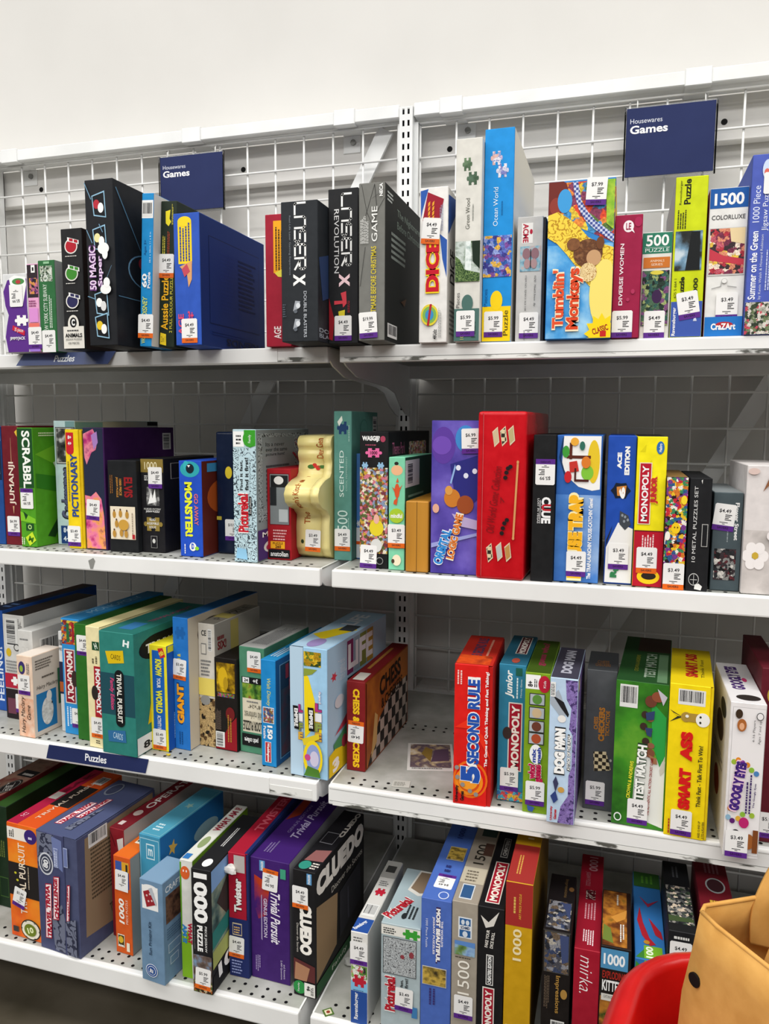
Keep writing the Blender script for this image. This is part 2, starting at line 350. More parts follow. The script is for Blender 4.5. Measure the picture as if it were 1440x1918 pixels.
class Face:
    def __init__(f, root, org, U, V, N, W, H, k0=1):
        f.root, f.o, f.U, f.V, f.N, f.W, f.H, f.k = root, Vector(org), Vector(U), Vector(V), Vector(N), W, H, k0
    def pt(f, u, v, k): return f.o + f.U*(u*f.W) + f.V*(v*f.H) + f.N*(LW*k)
    def cp(f, u, v, k): return f.pt(min(max(u, .002), .998), min(max(v, .002), .998), k)
    def add(f, it):
        k = f.k; f.k += 1; ty = it[0]
        if ty == 'r' or ty == 'i':
            u0, v0, u1, v1 = it[2]
            me = pyd('panel', [f.pt(u0, v0, k), f.pt(u1, v0, k), f.pt(u1, v1, k), f.pt(u0, v1, k)], [(0, 1, 2, 3)])
            link('printed_panel' if ty == 'r' else 'picture_panel', me, mat(it[1]) if ty == 'r' else it[1], f.root)
        elif ty == 'e':
            u0, v0, u1, v1 = it[2]; n = 22
            me = pyd('disc', [f.cp((u0+u1)/2+(u1-u0)/2*math.cos(2*math.pi*a/n), (v0+v1)/2+(v1-v0)/2*math.sin(2*math.pi*a/n), k) for a in range(n)], [tuple(range(n))])
            link('printed_disc', me, it[1] if not isinstance(it[1], str) else mat(it[1]), f.root)
        elif ty == 'p':
            q = it[2]; me = pyd('shape', [f.cp(u, v, k) for u, v in q], [tuple(range(len(q)))])
            link('printed_shape', me, it[1] if not isinstance(it[1], str) else mat(it[1]), f.root)
        elif ty == 'z':
            u0, v0, u1, v1 = it[2]; a, b_ = (u1-u0)/1.48, (v1-v0)/1.44
            me = pyd('puzzle', [f.cp(u0+a*(.24+x), v0+b_*(.22+y), k) for x, y in PUZ], [tuple(range(len(PUZ)))])
            link('printed_puzzle_piece', me, it[1] if not isinstance(it[1], str) else mat(it[1]), f.root)
        elif ty == 't':
            _, st, col, (u0, v0, u1, v1), rot, b, itl, ol = it
            def put(off, cl, kk, g=0):
                vs, fs, tw, th = text2d(st, off, itl)
                gu, gv = g*(u1-u0), g*(v1-v0); a0, a1, b0, b1 = u0-gu, u1+gu, v0-gv, v1+gv
                o = []
                for x, y in vs:
                    if rot == 0: u, v = a0+x*(a1-a0), b0+y*(b1-b0)
                    elif rot == 90: u, v = a1-y*(a1-a0), b0+x*(b1-b0)
                    elif rot == -90: u, v = a0+y*(a1-a0), b1-x*(b1-b0)
                    elif rot == 180: u, v = a1-x*(a1-a0), b1-y*(b1-b0)
                    else:
                        cu, cv = (a0+a1)/2*f.W, (b0+b1)/2*f.H; A = math.radians(rot)
                        X, Y = ((x-.5)*(a1-a0)*f.W, (y-.5)*(b1-b0)*f.H) if not 45 < abs(rot) < 135 else ((x-.5)*(b1-b0)*f.H, (y-.5)*(a1-a0)*f.W)
                        u, v = (cu+X*math.cos(A)-Y*math.sin(A))/f.W, (cv+X*math.sin(A)+Y*math.cos(A))/f.H
                    o.append(f.pt(u, v, kk))
                link('lettering', pyd('lettering', o, fs), mat(cl), f.root)
            if ol: put(b+.055, ol, k, .03); k = f.k; f.k += 1
            put(b, col, k)
        elif ty == 'k':                          # stroke-built display letters
            _, word, col, (u0, v0, u1, v1), sw = it; vs, fs = [], []; n = len(word)
            for q, ch in enumerate(word):
                for line in STROKE[ch]:
                    P = [Vector((a*.8*(v1-v0)/n*f.H, b_*(u1-u0)*f.W)) for a, b_ in line]
                    for a, b_ in zip(P, P[1:]):
                        d = (b_-a).normalized(); nn = Vector((-d.y, d.x))*sw/2; a = a-d*sw*.4; b_ = b_+d*sw*.4; m0 = len(vs)
                        for w_ in (a+nn, b_+nn, b_-nn, a-nn):      # reads downwards: x -> -v, y -> +u
                            vs.append(f.pt(u0+w_.y/f.W, v1-(v1-v0)*q/n-w_.x/f.H, k))
                        fs.append((m0+3, m0+2, m0+1, m0))
            link('lettering', pyd('lettering', vs, fs), mat(col), f.root)
        elif ty == 'l':
            _, col, (u0, v0, u1, v1), n, rot = it; vs, fs = [], []
            for a in range(n):
                q = random.uniform(.72, 1); m0 = len(vs)
                if rot in (90, -90):
                    x0 = u0+(u1-u0)*a/n; x1 = x0+(u1-u0)/n*.5; y0, y1 = (v0, v0+(v1-v0)*q) if rot == 90 else (v1-(v1-v0)*q, v1)
                else:
                    y0 = v0+(v1-v0)*a/n; y1 = y0+(v1-v0)/n*.5; x0, x1 = u0, u0+(u1-u0)*q
                # broken into word-like dashes
                x = 0; L = (y1-y0)*f.H if rot in (90, -90) else (x1-x0)*f.W
                while x < L-.0006:
                    wd = min(random.uniform(.002, .0055), L-x); a0, a1 = x/L, (x+wd)/L; x += wd+.0009; m0 = len(vs)
                    if rot in (90, -90): qd = [(x0, y0+(y1-y0)*a0), (x1, y0+(y1-y0)*a0), (x1, y0+(y1-y0)*a1), (x0, y0+(y1-y0)*a1)]
                    else: qd = [(x0+(x1-x0)*a0, y0), (x0+(x1-x0)*a1, y0), (x0+(x1-x0)*a1, y1), (x0+(x1-x0)*a0, y1)]
                    vs += [f.pt(u, v, k) for u, v in qd]; fs.append((m0, m0+1, m0+2, m0+3))
            link('fine_print', pyd('fine_print', vs, fs), mat(col), f.root)
        elif ty == 'c':
            u0, v0, u1, v1 = it[1][:4]; vert = len(it[1]) > 4
            me = pyd('barcode', [f.pt(u0, v0, k), f.pt(u1, v0, k), f.pt(u1, v1, k), f.pt(u0, v1, k)], [(0, 1, 2, 3)])
            o = link('barcode_label', me, mat('#dededb'), f.root); k = f.k; f.k += 1; vs, fs = [], []; n = 16
            for a in range(n):
                wd = random.choice((.3, .5, .75)); m0 = len(vs)
                if vert:
                    y0 = v0+(v1-v0)*(.06+.88*a/n); y1 = y0+(v1-v0)*.88/n*wd; qd = [(u0+(u1-u0)*.1, y0), (u0+(u1-u0)*.8, y0), (u0+(u1-u0)*.8, y1), (u0+(u1-u0)*.1, y1)]
                else:
                    x0 = u0+(u1-u0)*(.06+.88*a/n); x1 = x0+(u1-u0)*.88/n*wd; qd = [(x0, v0+(v1-v0)*.2), (x1, v0+(v1-v0)*.2), (x1, v0+(v1-v0)*.92), (x0, v0+(v1-v0)*.92)]
                vs += [f.pt(u, v, k) for u, v in qd]; fs.append((m0, m0+1, m0+2, m0+3))
            link('bars', pyd('bars', vs, fs), INK, o)
        elif ty == 's':
            _, pr, st, u, v, rot = it; f.k += 3
            base, pt_, fp, sp, tx = sticker_meshes(pr, st)
            A = math.radians(rot); ca, sa = math.cos(A), math.sin(A)
            X = f.U*ca + f.V*sa; Y = -f.U*sa + f.V*ca; q = f.pt(u, v, k)
            o = link('price_sticker', base, STW, f.root)
            o.matrix_local = Matrix(((X.x, Y.x, f.N.x, q.x), (X.y, Y.y, f.N.y, q.y), (X.z, Y.z, f.N.z, q.z), (0, 0, 0, 1)))
            link('price_text', pt_, INK, o); link('fine_print', fp, INK, o)
            if sp: link('tag_stripe', sp, STP if st == 'p' else STO, o); link('stripe_text', tx, STT if st == 'p' else INK, o)
GRP = {1: 'boxed games on the top shelves', 2: 'boxed games on the second shelves', 3: 'boxed games on the third shelves', 4: 'boxed games on the lowest shelves'}
def flat(lst):
    for q in lst:
        if isinstance(q, list): yield from flat(q)
        else: yield q
def game(key, label, col, F=(), R=(), Tp=(), L=(), name='game_box', cat='game box', side=None, top=None, left=None, lid=None, lean=0, rnd=0, bev=.0009, rough=.55, body=None):
    x, y, wd, h, d, rot, sh = T[key]
    a = math.radians(rot); ca, sa = math.cos(a), math.sin(a)
    cx, cy = x+wd/2*ca-d/2*sa, y+wd/2*sa+d/2*ca
    root = empty(name, (cx, cy, SHZ[sh]+.0004), (0, 0, a))
    if lean:                                   # leans to the right, standing on its lower right edge
        A = math.radians(lean); root.rotation_euler = (0, A, a); root.location.z += wd/2*math.sin(A)
        root.location.x += wd/2*(1-math.cos(A))
    tag(root, label, cat, GRP[sh])
    x0, y0 = -wd/2, -d/2; m = body or carton_mat(col, rough)
    if rnd: link('tin_body', bev_mesh('tin', x0, y0, 0, -x0, -y0, h, rnd, 4, True), m, root)
    elif lid:
        sd, fr, tc = lid; g = .0018
        if sd == 'R': link('lid', bev_mesh('lid', x0, y0, 0, x0+wd*fr, -y0, h, bev), m, root); link('base_tray', bev_mesh('tray', x0+wd*fr, y0+g, 0, -x0, -y0-g, h-g, bev), carton_mat(tc), root)
        else: link('lid', bev_mesh('lid', x0+wd*fr, y0, 0, -x0, -y0, h, bev), m, root); link('base_tray', bev_mesh('tray', x0, y0+g, 0, x0+wd*fr, -y0-g, h-g, bev), carton_mat(tc), root)
    else: link('carton', bev_mesh('carton', x0, y0, 0, -x0, -y0, h, bev), m, root)
    fF = Face(root, (x0, y0, 0), (1, 0, 0), (0, 0, 1), (0, -1, 0), wd, h)
    fR = Face(root, (-x0, y0, 0), (0, 1, 0), (0, 0, 1), (1, 0, 0), d, h)
    fL = Face(root, (x0, -y0, 0), (0, -1, 0), (0, 0, 1), (-1, 0, 0), d, h)
    fT = Face(root, (x0, y0, h), (1, 0, 0), (0, 1, 0), (0, 0, 1), wd, d)
    ek = bev
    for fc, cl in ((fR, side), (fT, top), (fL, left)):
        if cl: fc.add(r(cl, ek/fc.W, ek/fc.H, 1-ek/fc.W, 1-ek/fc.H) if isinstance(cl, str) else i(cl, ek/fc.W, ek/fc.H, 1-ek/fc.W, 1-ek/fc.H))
    for fc, its in ((fF, F), (fR, R), (fT, Tp), (fL, L)):
        for q in flat(its): fc.add(q)
    return root
T={
'a1':(-0.6833,-0.5300,0.0581,0.1515,0.2000,0,1),'a2':(-0.6244,-0.5300,0.0256,0.1681,0.2000,0,1),'a3':(-0.5980,-0.5300,0.0384,0.1731,0.2000,0,1),
'a4':(-0.5181,-0.5604,0.0466,0.2196,0.1800,0,1),'a5':(-0.4256,-0.6080,0.0579,0.2853,0.2500,0,1),'a6':(-0.3500,-0.5675,0.0235,0.2670,0.2500,0,1),
'a7':(-0.3255,-0.5452,0.0325,0.2572,0.2500,0,1),'a8':(-0.2705,-0.5746,0.0509,0.2261,0.2565,0,1),'a9':(-0.1237,-0.5133,0.0491,0.2293,0.2500,0,1),
'a10':(-0.0622,-0.5817,0.0657,0.2282,0.2000,0,1),'a11':(0.0045,-0.5356,0.0537,0.2560,0.3000,0,1),'a12':(0.0702,-0.5675,0.0445,0.2512,0.2373,0,1),
'a13':(0.1591,-0.5127,0.0476,0.2524,0.2000,0,1),'a14':(0.2198,-0.5151,0.0428,0.3231,0.2700,0,1),'a15':(0.2634,-0.4957,0.0482,0.3406,0.2921,0,1),
'a16':(0.3185,-0.4909,0.0460,0.2000,0.2000,0,1),'a17':(0.3693,-0.5111,0.1023,0.2447,0.2800,0,1),'a18':(0.4725,-0.5027,0.0413,0.1889,0.2000,0,1),
'a19':(0.5146,-0.4913,0.0444,0.1626,0.2000,0,1),'a20':(0.5600,-0.4951,0.0465,0.2412,0.2700,0,1),'a21':(0.6103,-0.4887,0.0549,0.2221,0.2700,0,1),
'a22':(0.6659,-0.5014,0.0467,0.2626,0.2700,0,1),'b1':(-0.7805,-0.4922,0.0377,0.2480,0.2700,0,2),'b2':(-0.7420,-0.4907,0.0425,0.2493,0.2700,0,2),
'b3':(-0.6906,-0.5038,0.0383,0.2458,0.2700,0,2),'b4':(-0.6409,-0.4543,0.0527,0.2603,0.3033,0,2),'b5':(-0.5852,-0.4890,0.0388,0.2429,0.2500,0,2),
'b6':(-0.5409,-0.4910,0.0494,0.2467,0.2535,0,2),'b7':(-0.4814,-0.4965,0.0660,0.1827,0.2000,0,2),'b8':(-0.4146,-0.4829,0.0516,0.1869,0.2000,0,2),
'b9':(-0.3169,-0.5017,0.0487,0.1853,0.2000,0,2),'b10':(-0.2648,-0.4521,0.0374,0.2405,0.2000,0,2),'b11':(-0.1893,-0.5236,0.0467,0.2460,0.2500,0,2),
'b12':(-0.1417,-0.4807,0.0487,0.1724,0.2000,0,2),'b13':(-0.0922,-0.4580,0.0686,0.2360,0.2500,0,2),'b14':(-0.0189,-0.4486,0.0349,0.2802,0.1600,0,2),
'b14b':(0.0168,-0.4235,0.0094,0.2011,0.2000,0,2),'b15':(0.0514,-0.5055,0.0528,0.2434,0.3031,0,2),'b16':(0.1070,-0.5110,0.0293,0.1996,0.2000,0,2),
'b17':(0.1404,-0.5191,0.0403,0.1242,0.2000,0,2),'b18':(0.1845,-0.5162,0.0827,0.2634,0.2000,0,2),'b19':(0.2675,-0.5383,0.0803,0.2785,0.2800,-2,2),
'b20':(0.3583,-0.5316,0.0359,0.2409,0.2700,0,2),'b21':(0.3951,-0.5220,0.0711,0.2404,0.2700,0,2),'b22':(0.4747,-0.5147,0.0434,0.2401,0.2700,0,2),
'b23':(0.5191,-0.5219,0.0447,0.2393,0.2700,0,2),'b24':(0.5646,-0.5329,0.0314,0.1775,0.2000,0,2),'b25':(0.5985,-0.5335,0.0318,0.1765,0.2000,0,2),
'b26':(0.6356,-0.5155,0.0421,0.1541,0.2000,0,2),'b27':(0.6789,-0.5277,0.0577,0.1976,0.2000,0,2),'c1':(-0.8535,-0.4402,0.0451,0.2313,0.3000,-4,3),
'c2':(-0.7800,-0.4732,0.0586,0.2336,0.2255,-4,3),'c3':(-0.7170,-0.5000,0.0395,0.2103,0.2000,-4,3),'c4':(-0.6798,-0.5472,0.0406,0.1726,0.0797,-4,3),
'c5b':(-0.6138,-0.5000,0.0138,0.2159,0.2000,-4,3),'c5':(-0.5997,-0.5072,0.0468,0.2471,0.2800,-4,3),'c6':(-0.5530,-0.5252,0.0335,0.2436,0.2800,-4,3),
'c7':(-0.5072,-0.5489,0.0367,0.2481,0.2700,-5,3),'c8':(-0.4651,-0.5634,0.0816,0.2463,0.2600,-4,3),'c9':(-0.3798,-0.5236,0.0399,0.2151,0.2000,-4,3),
'c10':(-0.3377,-0.5051,0.0355,0.2693,0.2626,-5,3),'c11':(-0.2986,-0.4757,0.0381,0.2531,0.1723,-5,3),'c12':(-0.2602,-0.4824,0.0514,0.1887,0.2000,-5,3),
'c13':(-0.2074,-0.4785,0.0569,0.2147,0.1820,-6,3),'c14':(-0.1387,-0.5240,0.0315,0.2079,0.2500,-5,3),'c15':(-0.0710,-0.5421,0.0757,0.2457,0.2852,-5,3),
'c16':(0.0221,-0.4935,0.0366,0.1728,0.2684,-2,3),'c17':(0.2398,-0.5607,0.0642,0.2471,0.1837,2,3),'c18':(0.3100,-0.5269,0.0455,0.2436,0.1870,0,3),
'c19':(0.3575,-0.5550,0.0411,0.2424,0.2000,0,3),'c20':(0.3997,-0.5773,0.0439,0.2451,0.1772,-1,3),'c21':(0.4544,-0.5119,0.0485,0.2435,0.1106,-1,3),
'c22':(0.5013,-0.5485,0.0803,0.2424,0.2754,-4,3),'c23':(0.5816,-0.5613,0.0633,0.2493,0.2050,-4,3),'c24':(0.6646,-0.5983,0.0489,0.2414,0.2000,0,3),
'c25':(0.7143,-0.5394,0.0297,0.2795,0.2000,0,3),'d0':(-0.8110,-0.5683,0.0636,0.2359,0.3000,-3,4),'d1':(-0.7460,-0.5594,0.0334,0.2264,0.3000,-3,4),
'd2':(-0.6477,-0.6290,0.0766,0.2406,0.2500,-4,4),'d3':(-0.5657,-0.6425,0.1002,0.2444,0.2300,-6,4),'d4':(-0.4505,-0.5715,0.0350,0.2315,0.3000,-6,4),
'd5':(-0.4151,-0.6105,0.0398,0.2007,0.2000,-5,4),'d6':(-0.3723,-0.5870,0.0496,0.2395,0.2108,-6,4),'d7':(-0.3226,-0.6605,0.0519,0.2000,0.0800,-6,4),
'd8':(-0.2538,-0.6342,0.0260,0.2337,0.2153,-1,4),'d9':(-0.2147,-0.6605,0.0393,0.2387,0.2000,0,4),'d10':(-0.1713,-0.6032,0.0400,0.2449,0.2800,0,4),
'd11':(-0.1305,-0.5947,0.0791,0.2386,0.2800,-2,4),'d12':(-0.0375,-0.6128,0.0441,0.2419,0.2262,-4,4),'d13':(0.0835,-0.6450,0.0302,0.1691,0.2243,0,4),
'd14':(0.1376,-0.6450,0.0685,0.1965,0.1672,0,4),'d15':(0.2068,-0.6450,0.0510,0.2545,0.3000,0,4),'d16':(0.2588,-0.6450,0.0421,0.2590,0.3000,0,4),
'd17':(0.3016,-0.6450,0.0423,0.2581,0.3000,0,4),'d18':(0.3453,-0.6450,0.0427,0.3089,0.3000,0,4),'d19':(0.4050,-0.6450,0.0434,0.2387,0.1606,0,4),
'd20':(0.4536,-0.6450,0.0391,0.2177,0.2792,0,4),'d21':(0.4935,-0.6450,0.0453,0.2302,0.1526,0,4),'d22':(0.5440,-0.6450,0.0452,0.2203,0.2419,0,4),
'd23':(0.5900,-0.6450,0.0397,0.2756,0.1961,0,4),'d24':(0.6406,-0.6450,0.0506,0.2810,0.2200,0,4),
}
# ------------------------------------------------------------------ top shelves
W_, K_ = '#f2f2f0', '#141416'
game('a1', 'white-backed box with wavy purple front and upside-down price tag, far left of top shelf', '#d9dadb', [
    p('#5b2d86', (.12, .005), (.97, .005), (.99, .3), (.97, .6), (.99, .93), (.6, .97), (.2, .92), (.02, .78), (.08, .6), (.2, .48), (.1, .34), (.03, .2)),
    p(W_, (.28, .94), (.5, .98), (.95, .95), (.97, .85), (.8, .6), (.5, .62), (.35, .8)), e('#4c8a4a', .4, .86, .9, .94), e('#b23a3a', .55, .87, .75, .92),
    z(W_, .45, .31, 1, .5), p('#c4203c', (.36, .35), (.85, .27), (.82, .21), (.32, .29)), t('35 pieces', W_, .42, .25, .78, .31, -8), t('JIMMYJACK', W_, .22, .15, .85, .2, 0, .02),
    s('$5.99', '-', .55, .72, 180)], side='#c9cacb')
game('a2', 'narrow pink box with dark printed top between purple and green boxes, far left top shelf', '#e6a5cb', [
    r('#2f242b', .02, .62, .98, .99), i(pic('busy', ['#6b3b6e', '#c06a8e', '#2a2030', '#d9944f'], 160), .2, .66, .95, .84), r(W_, .4, .9, .75, .985), r(K_, .5, .92, .65, .96),
    l('#8a3d6e', .1, .52, .9, .6, 3), r('#d98fd0', .1, .34, .9, .5), r('#e57368', .02, .28, .98, .33), r('#9a72cf', .02, .005, .98, .05), s('$4.49', 'p', .55, .16)], name='jigsaw_box', cat='puzzle box')
game('a3', 'slim green box with white vertical lettering beside black glasses-print box, top shelf', '#2c6a3b', [
    i(pic('busy', ['#dfe6dd', '#8fa08c', '#40513f', '#c4c9b8'], 260), .12, .77, .85, .94), t('NEW YORK CITY SUBWAY', '#dfeadd', .26, .19, .5, .74, 90), l('#cfe0cf', .6, .26, .8, .66, 2, 90),
    r('#8fbf95', .35, .96, .7, .985), s('$4.49', '-', .5, .115)], side='#a9acad', name='jigsaw_box', cat='puzzle box')
g3 = []
for q, cl in ((.855, '#b3202f'), (.63, '#3f8a2f'), (.4, '#2b2a55')):
    g3 += ring('#e9e6e0', cl, .17, q-.062, .78, q+.062, .08) + [p(W_, (.32, q+.075), (.85, q+.045), (.85, q+.012), (.32, q+.042)), p(cl, (.4, q+.066), (.58, q+.058), (.58, q+.035), (.4, q+.043)), p(cl, (.63, q+.054), (.8, q+.046), (.8, q+.023), (.63, q+.031)), l('#d8d5cf', .2, q-.085, .8, q-.072, 1)]
game('a4', 'black upright box with three coloured round lenses and white animal panel, top shelf', '#1a1a1c', g3 + [
    r('#e6e2d9', .01, .005, .99, .19), e('#e6e2d9', .24, .13, .76, .285), e(K_, .34, .18, .66, .265), t('C', W_, .42, .195, .58, .25, 0, .05), l('#444', .2, .15, .8, .17, 1),
    t('ANIMALS', K_, .1, .098, .9, .132, 0, .03), t('JIGSAW PUZZLE', K_, .12, .068, .88, .088), t('100 PIECES', K_, .24, .04, .76, .058)], side='#2a1d1c', name='jigsaw_box', cat='puzzle box')
f5 = []
for q, c1, c2 in ((.83, '#b32a3a', W_), (.63, '#e6dfa0', W_), (.24, W_, '#d8d8d8'), (.1, '#e0c02e', W_)):
    f5 += [p('#8fb9d2', (.24, q+.075), (.7, q+.1), (.74, q-.06), (.3, q-.045)), p('#101217', (.275, q+.07), (.67, q+.09), (.71, q-.052), (.33, q-.038)), e(c1, .3, q-.005, .52, q+.05), e(c2, .46, q-.03, .66, q+.03)]
for q in ((.02, .98, .24, .88), (.5, .73, .62, .68), (.05, .7, .24, .62), (.7, .4, .9, .48), (.02, .3, .3, .28)):
    f5.append(p('#6f97b3', (q[0], q[1]), (q[0]+.02, q[1]+.004), (q[2]+.02, q[3]+.004), (q[2], q[3])))
game('a5', 'tall black magic-trick box with blue outlined panels and white gloves, top shelf', '#14161b', f5 + [
    t('50 MAGIC', '#e6cfea', .12, .34, .36, .6, 90, .02, o='#6a3a7a'), t('Super', '#e6cfea', .42, .36, .62, .54, 90, .02, o='#6a3a7a'), e(W_, .45, .55, .85, .62), e(W_, .6, .52, .8, .59), e(W_, .5, .31, .88, .37), e(W_, .62, .35, .85, .41)],
    R=[ring('#5f86a3', '#12151c', .15, .38, .62, .6, .035), e('#8f2430', .28, .5, .4, .58), e('#8f2430', .4, .5, .52, .58), e('#a9b3bb', .33, .4, .5, .5), ring('#5f86a3', '#12151c', .55, .16, .95, .34, .04), e('#c9d2d8', .66, .19, .8, .26), p('#a33', (.68, .3), (.85, .32), (.78, .24)),
       p('#4f7690', (.02, .95), (.3, .62), (.31, .62), (.03, .955)), p('#4f7690', (.5, .38), (.62, .3), (.63, .3), (.51, .38)), p('#4f7690', (.02, .3), (.4, .3), (.4, .305), (.02, .305)), l('#4a4f57', .3, .08, .45, .28, 2, 90), c(.7, .03, .95, .11)])
game('a6', 'slim bright blue box with barcode at top leaning between black boxes, top shelf', '#1487c6', [
    r(W_, .02, .84, .98, .955), c(.05, .85, .92, .945), t('Ages 3+', '#0c4a86', .25, .6, .5, .7, 90), t('28.5 x 20cm 11 x 8 in', '#bfe2f5', .72, .55, .85, .75, 90), t('60', W_, .12, .39, .55, .48, 90, .03), t('Puzzle', W_, .6, .385, .85, .49, 90, .02),
    t('DISNEY', '#d9e05a', .2, .2, .62, .33, 90, .01, .2), t('Walt', '#d9e05a', .15, .02, .5, .08, 90), s('$4.49', 'o', .52, .135)], side='#d2d0ca', lean=3, name='jigsaw_box', cat='puzzle box')
game('a7', 'dark green leaning box with yellow vertical lettering beside blue box, top shelf', '#1b281b', [
    p('#e6d62e', (.3, .93), (.6, .94), (.55, .88), (.66, .86), (.5, .83), (.32, .85)), l('#cfc24a', .7, .84, .8, .98, 2, 90), l('#a8432a', .45, .6, .62, .82, 2, 90), l('#d3c84a', .15, .64, .35, .8, 2, 90),
    t('Aussie Puzzles', '#f2b420', .14, .12, .58, .52, 90, .02), t('2 FULL COLOUR PUZZLES WITH', '#ded24a', .68, .1, .85, .6, 90), p('#f0d22a', (.1, .02), (.5, .01), (.48, .09), (.12, .1)), t('2 in 1', '#222', .17, .035, .42, .075, 0), s('$4.49', 'o', .42, .56)], lean=3, name='jigsaw_box', cat='puzzle box')
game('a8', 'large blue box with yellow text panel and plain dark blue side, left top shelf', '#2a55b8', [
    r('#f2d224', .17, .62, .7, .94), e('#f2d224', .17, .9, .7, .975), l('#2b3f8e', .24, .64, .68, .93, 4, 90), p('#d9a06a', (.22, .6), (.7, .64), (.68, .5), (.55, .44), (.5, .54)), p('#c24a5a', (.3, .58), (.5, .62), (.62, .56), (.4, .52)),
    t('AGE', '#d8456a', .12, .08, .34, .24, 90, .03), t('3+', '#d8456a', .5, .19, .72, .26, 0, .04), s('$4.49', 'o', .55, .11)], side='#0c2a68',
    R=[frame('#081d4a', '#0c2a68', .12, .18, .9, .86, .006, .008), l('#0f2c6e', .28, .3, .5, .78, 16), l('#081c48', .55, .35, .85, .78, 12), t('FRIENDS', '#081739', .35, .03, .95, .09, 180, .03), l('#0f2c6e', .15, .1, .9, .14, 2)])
game('a9', 'crimson box with orange text panel partly behind black laser box, top shelf', '#a3142f', [
    r('#f3a71b', .32, .56, .96, .95), l('#3a2a14', .4, .58, .95, .93, 5, 90), p('#e8d84a', (.36, .56), (.8, .6), (.9, .52), (.5, .53)), t('AGE', '#f0dede', .32, .06, .6, .155, 90, .02), t('4 to 8', '#f0dede', .66, .05, .85, .18, 90)])
gun = lambda x, y, k: [p('#9ea3aa', (x, y), (x+.16, y+.02), (x+.2, y+.07), (x+.06, y+.075), (x+.03, y+.04)), e('#d5d9de', x+.08, y+.02, x+.2, y+.06), e('#5d636b', x+.02, y-.015, x+.12, y+.012)]
game('a10', 'black box with white sideways lettering and two grey toy blasters, lower of black pair', '#202429', [
    ('k', 'LASER', W_, (.38, .5, .66, .985), .0032), t('X', W_, .33, .4, .66, .485, -90, .05), t('Real-Life Laser Gaming Experience', '#7d848c', .21, .48, .27, .9, -90), gun(.32, .22, 1), gun(.32, .09, 1), t('DOUBLE BLASTERS', '#c3c8cf', .62, .03, .7, .36, -90), l('#4d545d', .04, .18, .14, .28, 6)],
    R=[t('DOUBLE', '#a8b0ba', .03, .07, .6, .1), t('BLASTERS', '#a8b0ba', .03, .03, .6, .06), p('#2d3f66', (.02, .6), (.9, .8), (.9, .5), (.1, .3))])
game('a11', 'black laser game box with red toy blaster and purple-striped price tag, top shelf', '#17181b', [
    ('k', 'LASER', W_, (.46, .49, .76, .965), .0032), t('REVOLUTION', '#e3e3e3', .2, .46, .36, .87, -90), t('X', '#f8d4da', .36, .37, .72, .455, -90, .06), p('#8e1420', (.02, .3), (.2, .16), (.14, .02), (.02, .03)),
    p('#d2404c', (.2, .28), (.48, .28), (.42, .33), (.6, .34), (.62, .26), (.5, .235), (.48, .26), (.2, .255)), p('#d8c62e', (.34, .21), (.56, .22), (.55, .17), (.36, .17)), l('#9a2a36', .66, .2, .74, .29, 2, 90), s('$4.49', 'p', .5, .1)])
web = [p('#1a1a1a', (a, b), (a+.015, b), (c_+.015, d_), (c_, d_)) for a, b, c_, d_ in ((.1, .99, .3, .82), (.6, .99, .3, .82), (.3, .82, .55, .72), (.55, .72, .7, .82), (.7, .82, .98, .9), (.6, .99, .7, .82), (.3, .82, .12, .7), (.25, .6, .05, .35), (.98, .95, .5, .9))]
game('a12', 'silver-grey foil game box with cobweb lines and yellow sideways title, top shelf', '#74746f', web + [
    t('GAME', '#f0f0ec', .5, .63, .72, .85, 90, 0), l('#d8d8d4', .08, .62, .4, .8, 6, 90), t('NIGHTMARE BEFORE CHRISTMAS', '#d9c42c', .48, .1, .68, .6, 90, .01), t('NECA', W_, .8, .91, .93, .99, 90, .03), s('$19.99', 'p', .38, .1, 3)], side='#111413', top='#2a2c2a',
    R=[t('The Nightmare', '#7d8c82', .3, .84, .95, .9), t('Before Christmas', '#7d8c82', .3, .77, .95, .82), l('#8a938d', .15, .55, .6, .74, 5), l('#c9cfca', .05, .9, .2, .97, 3), c(.06, .03, .3, .12), p('#5a3a20', (.4, .3), (.55, .34), (.5, .28))], rough=.5)
dsq = [p('#e9a22e', (x, y), (x+.07, y+.012), (x+.06, y-.012), (x-.01, y-.024)) for x in (.3, .45) for y in (.9, .87, .84, .81)]
game('a13', 'white dice game box with big red outlined sideways letters, right of upright, top shelf', '#e9e7e3', [
    p('#2b57a8', (.02, .98), (.3, .99), (.1, .86), (.04, .8)), p('#2b57a8', (.98, .42), (.98, .66), (.72, .7), (.82, .54)), p('#98182e', (.28, .97), (.85, .92), (.68, .74), (.1, .79)), dsq, l('#8a8fa8', .72, .72, .85, .9, 4, 90),
    t('DICE', '#c8142a', .24, .33, .72, .66, 90, .05, o='#f4d420'), e('#e4d13a', .08, .11, .7, .25), e('#7fb356', .14, .125, .64, .235), e('#3c8fc6', .24, .145, .54, .215), p('#b3202f', (.3, .11), (.38, .11), (.48, .25), (.4, .25)), t('4Kidz', '#222', .52, .02, .66, .085, 90, .02), l('#9a9a98', .72, .03, .84, .24, 3, 90), s('$4.49', 'o', .42, .72, -6)],
    R=[t('DICE', '#3a3a3c', .1, .4, .3, .62, 90, .02), l('#8f8f8d', .1, .06, .4, .3, 8), p('#2b57a8', (.02, .95), (.5, .99), (.02, .7))], top='#6f6a60')
FOR = pic('soft', ['#1f3a22', '#4d6b45', '#c8d2cc', '#2d4a2a'], 45); OCE = pic('busy', ['#3a3a8e', '#5d6fc0', '#8e9fd8', '#7a4a9a', '#e0b04a', '#2d5aa8'], 110)
